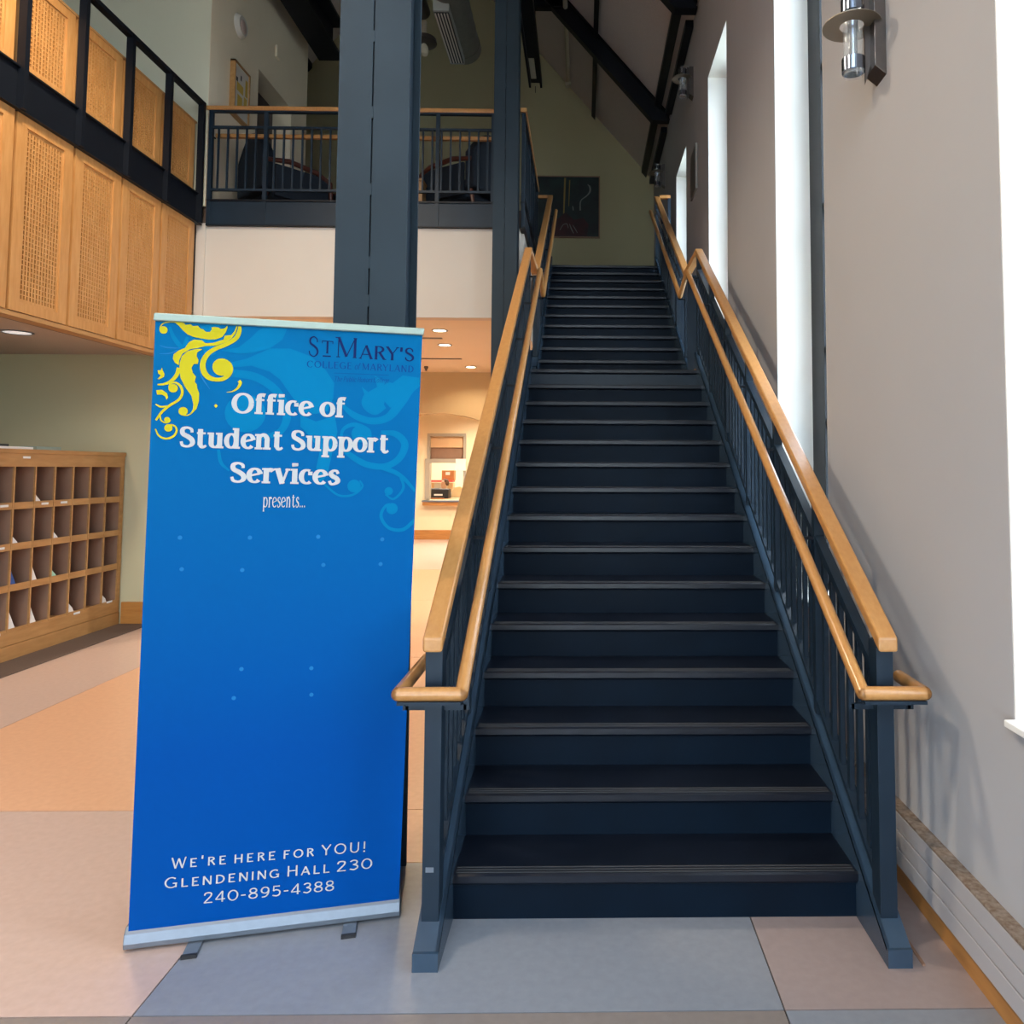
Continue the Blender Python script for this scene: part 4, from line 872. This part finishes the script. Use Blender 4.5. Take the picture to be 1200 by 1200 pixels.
CP=[[(0.4114,2.1835),(0.4893,2.1824),(0.4727,2.1399),(0.43,2.1057),(0.3787,2.0899),(0.3278,2.0833),(0.2686,2.0921),(0.3274,2.1063),(0.3692,2.1447),(0.3902,2.1687)],[(0.2695,2.0419),(0.3536,2.0659),(0.43,2.1057),(0.4993,2.1084),(0.5699,2.0831),(0.6239,2.0335),(0.6532,1.9874),(0.6506,1.9308),(0.6309,1.8834),(0.5912,1.8732),(0.547,1.877),(0.52,1.9183),(0.4977,1.9503),(0.4665,1.9958),(0.4314,2.0225),(0.371,2.0417),(0.3117,2.0342)],[(0.5384,1.8675),(0.5916,1.8451),(0.658,1.8651),(0.6679,1.8088),(0.6513,1.7334),(0.6349,1.6488),(0.6088,1.616),(0.5963,1.6768),(0.6068,1.733),(0.5749,1.7888),(0.5391,1.8256)],[(0.2004,2.1738),(0.2585,2.1902),(0.2714,2.168),(0.2429,2.1211),(0.252,2.0805),(0.2189,2.0656),(0.2056,2.1105)],[(0.7507,1.976),(0.7737,1.9576),(0.8054,1.9775),(0.7955,2.0201),(0.8233,2.0018),(0.8603,1.9934),(0.8969,2.0232),(0.9642,2.0157),(0.9628,1.9915),(0.9163,1.9758),(0.8895,1.9079),(0.8526,1.9023),(0.8151,1.9444),(0.7697,1.9242)]]
CS=[[(0.3078,2.0139,0.0265),(0.3889,2.0,0.0284),(0.4586,1.9493,0.0284),(0.4929,1.8712,0.0284),(0.4697,1.8059,0.0227),(0.4012,1.7819,0.0151)],[(0.6751,1.9145,0.0095),(0.7253,1.8711,0.0227),(0.7892,1.8505,0.0246),(0.8486,1.8669,0.0284),(0.8893,1.9223,0.0378),(0.9209,1.9759,0.0416),(0.9644,2.0061,0.0284)],[(0.7737,1.9576,0.0189),(0.7654,1.9146,0.0284),(0.7977,1.8868,0.0265),(0.8341,1.9067,0.017)],[(0.6823,1.7525,0.0076),(0.6857,1.8138,0.0113),(0.7259,1.8361,0.0151),(0.7761,1.818,0.0113),(0.7857,1.7868,0.0076)],[(0.6732,1.7618,0.0095),(0.7188,1.7198,0.0208),(0.7737,1.6889,0.0227),(0.8378,1.6825,0.0227),(0.8881,1.7114,0.0246),(0.9086,1.7643,0.0265),(0.8774,1.8023,0.0227),(0.8219,1.8092,0.0132)],[(0.8195,1.6824,0.0189),(0.8938,1.6492,0.0151),(0.9526,1.5868,0.0095)],[(0.8938,1.6492,0.0095),(0.9058,1.6013,0.0095),(0.8721,1.5612,0.0076),(0.8414,1.5776,0.0057)],[(0.9525,1.4839,0.0132),(0.9065,1.4461,0.0132),(0.8555,1.4535,0.0113),(0.8272,1.4967,0.0113),(0.8449,1.5366,0.0095),(0.8771,1.5392,0.0076)],[(0.595,1.6487,0.0057),(0.6311,1.6112,0.0076),(0.6763,1.5754,0.0076),(0.7257,1.5771,0.0076),(0.7587,1.6063,0.0076),(0.7493,1.63,0.0057)],[(0.2664,1.7392,0.0095),(0.2756,1.6937,0.0113),(0.303,1.6646,0.0057)],[(0.1016,2.1693,0.0076),(0.1145,2.1338,0.0132),(0.1438,2.099,0.0151),(0.1597,2.1358,0.0095)]]
CB=[(0.3527,1.8703,0.068),(0.7971,1.9249,0.0359),(0.7491,1.8024,0.0321),(0.8532,1.59,0.0151),(0.8663,1.525,0.0208),(0.7297,1.6092,0.0236)]
DOTS=[(0.1475,1.4289),(0.376,1.425),(0.6076,1.4243),(0.8331,1.411),(0.1549,1.3177),(0.3525,1.3095),(0.6271,1.321),(0.8286,1.3191),(0.3559,0.9559),(0.5922,0.9458),(0.3323,0.8539),(0.5939,0.8495)]
def art(name, mt, o, polys=(), strokes=(), balls=(), clip=True):
    m = MB(); cnt = [0]; f3 = lambda u, v: tuple(bp(min(max(u, lu(v) + .002), ru(v) - .002) if clip else u, v, o + cnt[0] * .00002))
    for p in polys:
        cnt[0] += 1; k = len(m.v); m.v += [f3(*q) for q in p]; m.f.append(tuple(range(k, k + len(p)))); m.mi.append(0)
    for s_ in strokes: cnt[0] += 1; ribbon_faces(m, s_, f3)
    for u, v, r in balls: cnt[0] += 1; disc_faces(m, u, v, r * 1.0, f3)
    # concave outlines: triangulate
    off = wloc(bt); me = bpy.data.meshes.new(name); me.from_pydata([Vector(v) - off for v in m.v], [], m.f); me.materials.append(M[mt])
    bm = bmesh.new(); bm.from_mesh(me); bmesh.ops.triangulate(bm, faces=[f for f in bm.faces if len(f.verts) > 4], ngon_method='EAR_CLIP'); bm.to_mesh(me); bm.free()
    ob = bpy.data.objects.new(name, me); COL.objects.link(ob); ob.parent = bt; return ob
art('scroll_print', 'cyan', .0003, CP, CS, CB)['label'] = 'pale blue scrollwork print'
art('scroll_print', 'yellow', .0009, YP, YS, YB)['label'] = 'yellow leaf and scroll corner print'
for ps_ in PS: art('scroll_print', 'cyan2', .0006, (), [ps_])
for u, v in DOTS:
    vd = MB(); disc_faces(vd, u, v, .0075, lambda a, b: tuple(bp(a, b, .0006)), 12); vd.build('fastener_dot', 'cyan2', bt)

# ---- stroke alphabet: every glyph is strokes of (x, y, w); cap height 1
def glyph(c, T, t, s, x_=.70):
    """T thick stem, t thin stroke, s serif half length (0 = sans); returns strokes (list, straight?), advance"""
    o = []
    def ln(x0, y0, x1, y1, w): o.append([(x0, y0, w), (x1, y1, w)])
    def stem(x, a, b, bs=3, ts=3):
        ln(x, a, x, b, T)
        if s:
            for y, k in ((a + t / 2, bs), (b - t / 2, ts)):
                if k: ln(x - (s if k & 1 else T / 2), y, x + (s if k & 2 else T / 2), y, t)
    def arc(cx, cy, rx, ry, a0, a1, k=1.0, n=18):
        o.append([(cx + rx * math.cos(math.radians(a0 + (a1 - a0) * i / n)), cy + ry * math.sin(math.radians(a0 + (a1 - a0) * i / n)),
                   t + (T - t) * k * abs(math.cos(math.radians(a0 + (a1 - a0) * i / n))) ** 1.2) for i in range(n + 1)])
    def sm(p): o.append([(x, y, t + (T - t) * k) for x, y, k in p])
    h = T / 2; q = s or h
    X = x_; L = lambda x: x
    if c == 'O': arc(.46, .5, .42 - h * .6, .5 - t / 2, 0, 360); return o, .92
    if c == 'C' or c == 'G':
        arc(.46, .5, .42 - h * .6, .5 - t / 2, 48, 312)
        if c == 'G': ln(.76, .05, .76, .44, T * .9); ln(.55, .42, .84, .42, t)
        else: ln(.74, .74, .74, .90, t) if s else None
        return o, .88
    if c == 'S': sm([(.53, .72, .2), (.50, .87, .3), (.33, 1 - t / 2, .1), (.14, .87, .7), (.15, .66, .9), (.35, .53, 1), (.53, .38, 1), (.56, .18, .8), (.38, t / 2, .1), (.16, .10, .3), (.09, .28, .2)]); return o, .66
    if c == 'T': stem(.4, 0, 1, 3, 0); ln(.03, 1 - t / 2, .77, 1 - t / 2, t); s and (ln(.05, .78, .05, 1, t * .8), ln(.75, .78, .75, 1, t * .8)); return o, .80
    if c == 'M': ln(.14, 0, .14, 1, t); ln(.14, 1, .5, .05, T); ln(.5, .05, .86, 1, t); stem(.86, 0, 1); s and (ln(.14 - s, t / 2, .14 + s, t / 2, t), ln(.0, 1 - t / 2, .2, 1 - t / 2, t)); return o, 1.02
    if c == 'A': ln(.06, 0, .40, 1, t); ln(.40, 1, .74, 0, T); ln(.18, .33, .62, .33, t); s and (ln(.06 - s, t / 2, .06 + s, t / 2, t), ln(.74 - s, t / 2, .74 + s, t / 2, t)); return o, .82
    if c == 'R': stem(.16, 0, 1, 3, 1); arc(.32, .76, .26, .24 - t / 2, 90, -90); ln(.16, 1 - t / 2, .34, 1 - t / 2, t); ln(.16, .52, .34, .52, t); ln(.38, .52, .66, h * .5, T); s and ln(.6, t / 2, .8, t / 2, t); return o, .74
    if c == 'P': stem(.16, 0, 1, 3, 1); arc(.32, .74, .26, .26 - t / 2, 90, -90); ln(.16, 1 - t / 2, .34, 1 - t / 2, t); ln(.16, .48, .34, .48, t); return o, .66
    if c == 'Y': ln(.05, 1, .38, .46, T); ln(.70, 1, .38, .46, t); stem(.38, 0, .48, 3, 0); s and (ln(.05 - s, 1 - t / 2, .05 + s, 1 - t / 2, t), ln(.70 - s, 1 - t / 2, .70 + s, 1 - t / 2, t)); return o, .76
    if c == "'": ln(.12, .68, .14, 1, T); return o, .26
    if c == 'E' or c == 'F':
        stem(.16, 0, 1, 1, 1); ln(.16, 1 - t / 2, .62, 1 - t / 2, t); ln(.16, .52, .52, .52, t)
        if c == 'E': ln(.16, t / 2, .64, t / 2, t)
        return o, .70
    if c == 'L': stem(.16, 0, 1, 1, 3); ln(.16, t / 2, .62, t / 2, t); s and ln(.60, 0, .62, .2, t); return o, .66
    if c == 'N': stem(.14, 0, 1, 3, 1); ln(.14, 1, .72, 0, T); ln(.72, 0, .72, 1, t); s and ln(.72 - s, 1 - t / 2, .72 + s, 1 - t / 2, t); return o, .86
    if c == 'D': stem(.16, 0, 1, 1, 1); arc(.32, .5, .42, .5 - t / 2, 90, -90); ln(.16, 1 - t / 2, .34, 1 - t / 2, t); ln(.16, t / 2, .34, t / 2, t); return o, .84
    if c == 'W': ln(.04, 1, .28, 0, T); ln(.28, 0, .50, .9, t); ln(.50, .9, .74, 0, T); ln(.74, 0, .97, 1, t); return o, 1.02
    if c == 'H': stem(.14, 0, 1); stem(.70, 0, 1); ln(.14, .52, .70, .52, t); return o, .84
    if c == 'U': ln(.13, .36, .13, 1, T); ln(.69, .36, .69, 1, t); arc(.41, .36, .28, .36 - t / 2, 180, 360); return o, .82
    if c == 'I': stem(.14, 0, 1); return o, .28
    if c == '!': ln(.12, .30, .12, 1, T); ln(.12, 0, .12, .13, T * 1.1); return o, .26
    if c == '-': ln(.06, .42, .40, .42, t * 1.1); return o, .46
    if c == '.': ln(.1, 0, .1, T * .95, T); return o, .24
    if c == '0': arc(.40, .5, .36 - h * .4, .5 - t / 2, 0, 360); return o, .80
    if c == '2': sm([(.08, .72, .6), (.14, .90, .7), (.34, 1 - t / 2, .8), (.56, .88, 1), (.55, .66, 1), (.34, .38, .8), (.08, .06, .6)]); ln(.04, t / 2, .66, t / 2, t); return o, .72
    if c == '3': sm([(.08, .84, .6), (.32, 1 - t / 2, .8), (.54, .86, 1), (.52, .64, 1), (.28, .54, .6)]); sm([(.28, .54, .6), (.55, .44, 1), (.60, .24, 1), (.36, t / 2, .8), (.06, .14, .6)]); return o, .70
    if c == '4': ln(.52, 0, .52, 1, T); ln(.52, 1, .04, .28, t); ln(.02, .26, .72, .26, t); return o, .76
    if c == '5': ln(.14, 1 - t / 2, .58, 1 - t / 2, t); ln(.14, 1, .11, .54, t); sm([(.10, .54, .6), (.34, .62, .8), (.59, .46, 1), (.56, .16, 1), (.34, t / 2, .8), (.06, .12, .6)]); return o, .70
    if c == '8': arc(.36, .75, .24, .25 - t / 2, 0, 360); arc(.36, .27, .29, .27 - t / 2, 0, 360); return o, .74
    if c == '9': arc(.36, .68, .27, .32 - t / 2, 0, 360); sm([(.63, .68, 1), (.60, .36, 1), (.42, .10, .8), (.14, t / 2, .6)]); return o, .74
    # lower case
    if c == 'o': arc(.31, X / 2, .29 - h * .5, X / 2 - t / 2, 0, 360); return o, .62
    if c == 'c': arc(.31, X / 2, .28 - h * .5, X / 2 - t / 2, 60, 310); ln(.45, X * .60, .45, X * .84, T * .85); return o, .54
    if c == 'e': arc(.31, X / 2, .28 - h * .5, X / 2 - t / 2, 12, 318); ln(.12, X * .48, .50, X * .62, t); return o, .58
    if c == 'f': stem(.18, 0, .80, 3, 0); sm([(.18, .76, 1), (.20, .90, .9), (.32, 1 - t / 2, .5), (.42, .92, 1)]); ln(.04, X - t / 2, .40, X - t / 2, t); return o, .44
    if c == 'i': stem(.18, 0, X, 3, 1); o.append([(.18 - .001, .90 - T * .01, T * 1.05), (.18, .90, T * 1.15), (.18, .90 + T * .55, T * 1.15), (.18, .90 + T * .6, T * .9)]); return o, .34
    if c == 'l': stem(.18, 0, 1, 3, 1); return o, .34
    if c == 't': stem(.20, .12, .90, 0, 0); sm([(.20, .20, 1), (.26, .06, .6), (.36, t / 2, .3), (.46, .12, 0)]); ln(.05, X - t / 2, .42, X - t / 2, t); return o, .48
    if c == 'u': ln(.16, .2, .16, X, T); s and ln(.16 - s, X - t / 2, .16, X - t / 2, t); arc(.33, .24, .17, .24 - t / 2, 180, 320); stem(.52, 0, X, 2, 1); return o, .70
    if c == 'n': stem(.16, 0, X, 3, 1); sm([(.17, X * .70, 0), (.28, X - t * .6, .5), (.42, X - t * .6, .8), (.52, X * .70, 1), (.52, X * .45, 1)]); stem(.52, 0, X * .6, 3, 0); return o, .72
    if c == 'h': stem(.16, 0, 1, 3, 1); sm([(.17, X * .70, 0), (.28, X - t * .6, .5), (.42, X - t * .6, .8), (.52, X * .70, 1), (.52, X * .45, 1)]); stem(.52, 0, X * .6, 3, 0); return o, .72
    if c == 'r': stem(.16, 0, X, 3, 1); sm([(.18, X * .66, 0), (.28, X - t * .8, .5), (.38, X - t * 1.0, .9), (.43, X * .80, 1)]); return o, .50
    if c == 'v': ln(.08, X, .29, 0, T); ln(.50, X, .29, 0, t); s and (ln(.08 - s * .8, X - t / 2, .08 + s * .8, X - t / 2, t), ln(.50 - s * .6, X - t / 2, .50 + s * .6, X - t / 2, t)); return o, .58
    if c == 's': sm([(.42, X * .74, .3), (.36, X - t * .6, .2), (.22, X - t * .5, .2), (.12, X * .76, .8), (.20, X * .58, 1), (.36, X * .44, 1), (.42, X * .24, .9), (.28, t / 2, .2), (.14, t / 2, .2), (.07, X * .26, .3)]); return o, .50
    if c == 'd': stem(.50, 0, 1, 2, 1); arc(.29, X / 2, .25 - h * .4, X / 2 - t / 2, 0, 360); return o, .68
    if c == 'b': stem(.16, 0, 1, 0, 1); arc(.37, X / 2, .25 - h * .4, X / 2 - t / 2, 0, 360); return o, .66
    if c == 'p': stem(.16, -.30, X, 3, 1); arc(.38, X / 2, .25 - h * .4, X / 2 - t / 2, 0, 360); return o, .68
    if c == 'g': arc(.29, X / 2, .25 - h * .4, X / 2 - t / 2, 0, 360); sm([(.50, X, 1), (.50, .0, 1), (.36, -.26, .5), (.10, -.22, .4)]); return o, .64
    return o, .34
def text(s_, p0, p1, H, mt, T, t, serif, caps2=None, track=.04, x_=.70, name='lettering', slant=0, label=None):
    """p0, p1: (u, v) of the baseline ends; H cap height in m; caps2 = scale of the small capitals"""
    items = []; X = 0; wi = 0
    for i, c in enumerate(s_):
        if c == ' ': X += .30; wi += 1; continue
        k = 1.0
        if caps2 and c.islower(): k = caps2; c = c.upper()
        g, adv = glyph(c, T / k if k < 1 else T, t / k if k < 1 else t, serif / k if k < 1 else serif, x_)
        items.append((X, k, g, wi)); X += adv * k + track
    X -= track
    p0 = Vector(p0); p1 = Vector(p1); ax = p1 - p0; sx = ax.length / X; ax.normalize(); ay = Vector((-ax.y * .0 + .024, 1))
    words = [MB() for _ in range(wi + 1)]
    for x0, k, g, wk in items:
        m = words[wk]
        for si, st_ in enumerate(g):
            def f3(a, b): 
                q = p0 + ax * ((a + slant * b) * sx) + ay * (b * H); return tuple(bp(q.x, q.y, .0012 + si * .00003))
            pts = [(x0 + a * k, b * k, w * k) for a, b, w in st_]
            ribbon_faces(m, pts, f3, 5)
    for m in words: m.build(name, mt, bt)
HT = .0735
text('Office of', (.3061, 1.8703), (.6939, 1.8611), HT, 'bwhite', .215, .10, .17, track=.025, x_=.75)
text('Student Support', (.1378, 1.747), (.8508, 1.7322), HT, 'bwhite', .215, .10, .17, track=.025, x_=.75)
text('Services', (.3037, 1.6226), (.6784, 1.6131), HT, 'bwhite', .215, .10, .17, track=.025, x_=.75)
text('presents...', (.4158, 1.5332), (.5617, 1.5321), .050, 'bwhite', .13, .05, .10, track=.05, x_=.74)
text('S', (.5588, 2.082), (.5990, 2.081), .075, 'ink', .11, .04, .06)
text('T', (.606, 2.096), (.6480, 2.095), .046, 'ink', .12, .05, .08)
art('lettering', 'ink', .0012, [[(.612, 2.088), (.640, 2.0875), (.640, 2.083), (.612, 2.0835)]])
text('M', (.6542, 2.0832), (.7365, 2.0815), .074, 'ink', .11, .04, .08)
text("ARY'S", (.7400, 2.0810), (.9378, 2.0767), .050, 'ink', .15, .06, .09, track=.05)
text('COLLEGE', (.5573, 2.0425), (.7150, 2.0405), .0245, 'ink2', .13, .06, .08, track=.10)
text('of', (.724, 2.0400), (.7420, 2.0398), .024, 'ink2', .10, .05, .03, slant=.2)
text('MARYLAND', (.750, 2.0395), (.9361, 2.0357), .0245, 'ink2', .13, .06, .08, track=.10)
art('lettering', 'ink2', .0012, [[(.652, 2.024), (.846, 2.022), (.846, 2.0232), (.652, 2.0252)]])
text('The Public Honors College', (.652, 1.9936), (.8463, 1.9937), .019, 'ink2', .10, .05, .05, slant=.25, track=.08)
text("We're here for YOU!", (.1403, .2695), (.7947, .2579), .038, 'bwhite', .115, .095, 0, caps2=.80, track=.20)
text("Glendening Hall 230", (.1186, .2024), (.8174, .194), .038, 'bwhite', .115, .095, 0, caps2=.80, track=.16)
text("240-895-4388", (.2451, .1355), (.6858, .1281), .038, 'bwhite', .115, .095, 0, track=.14)
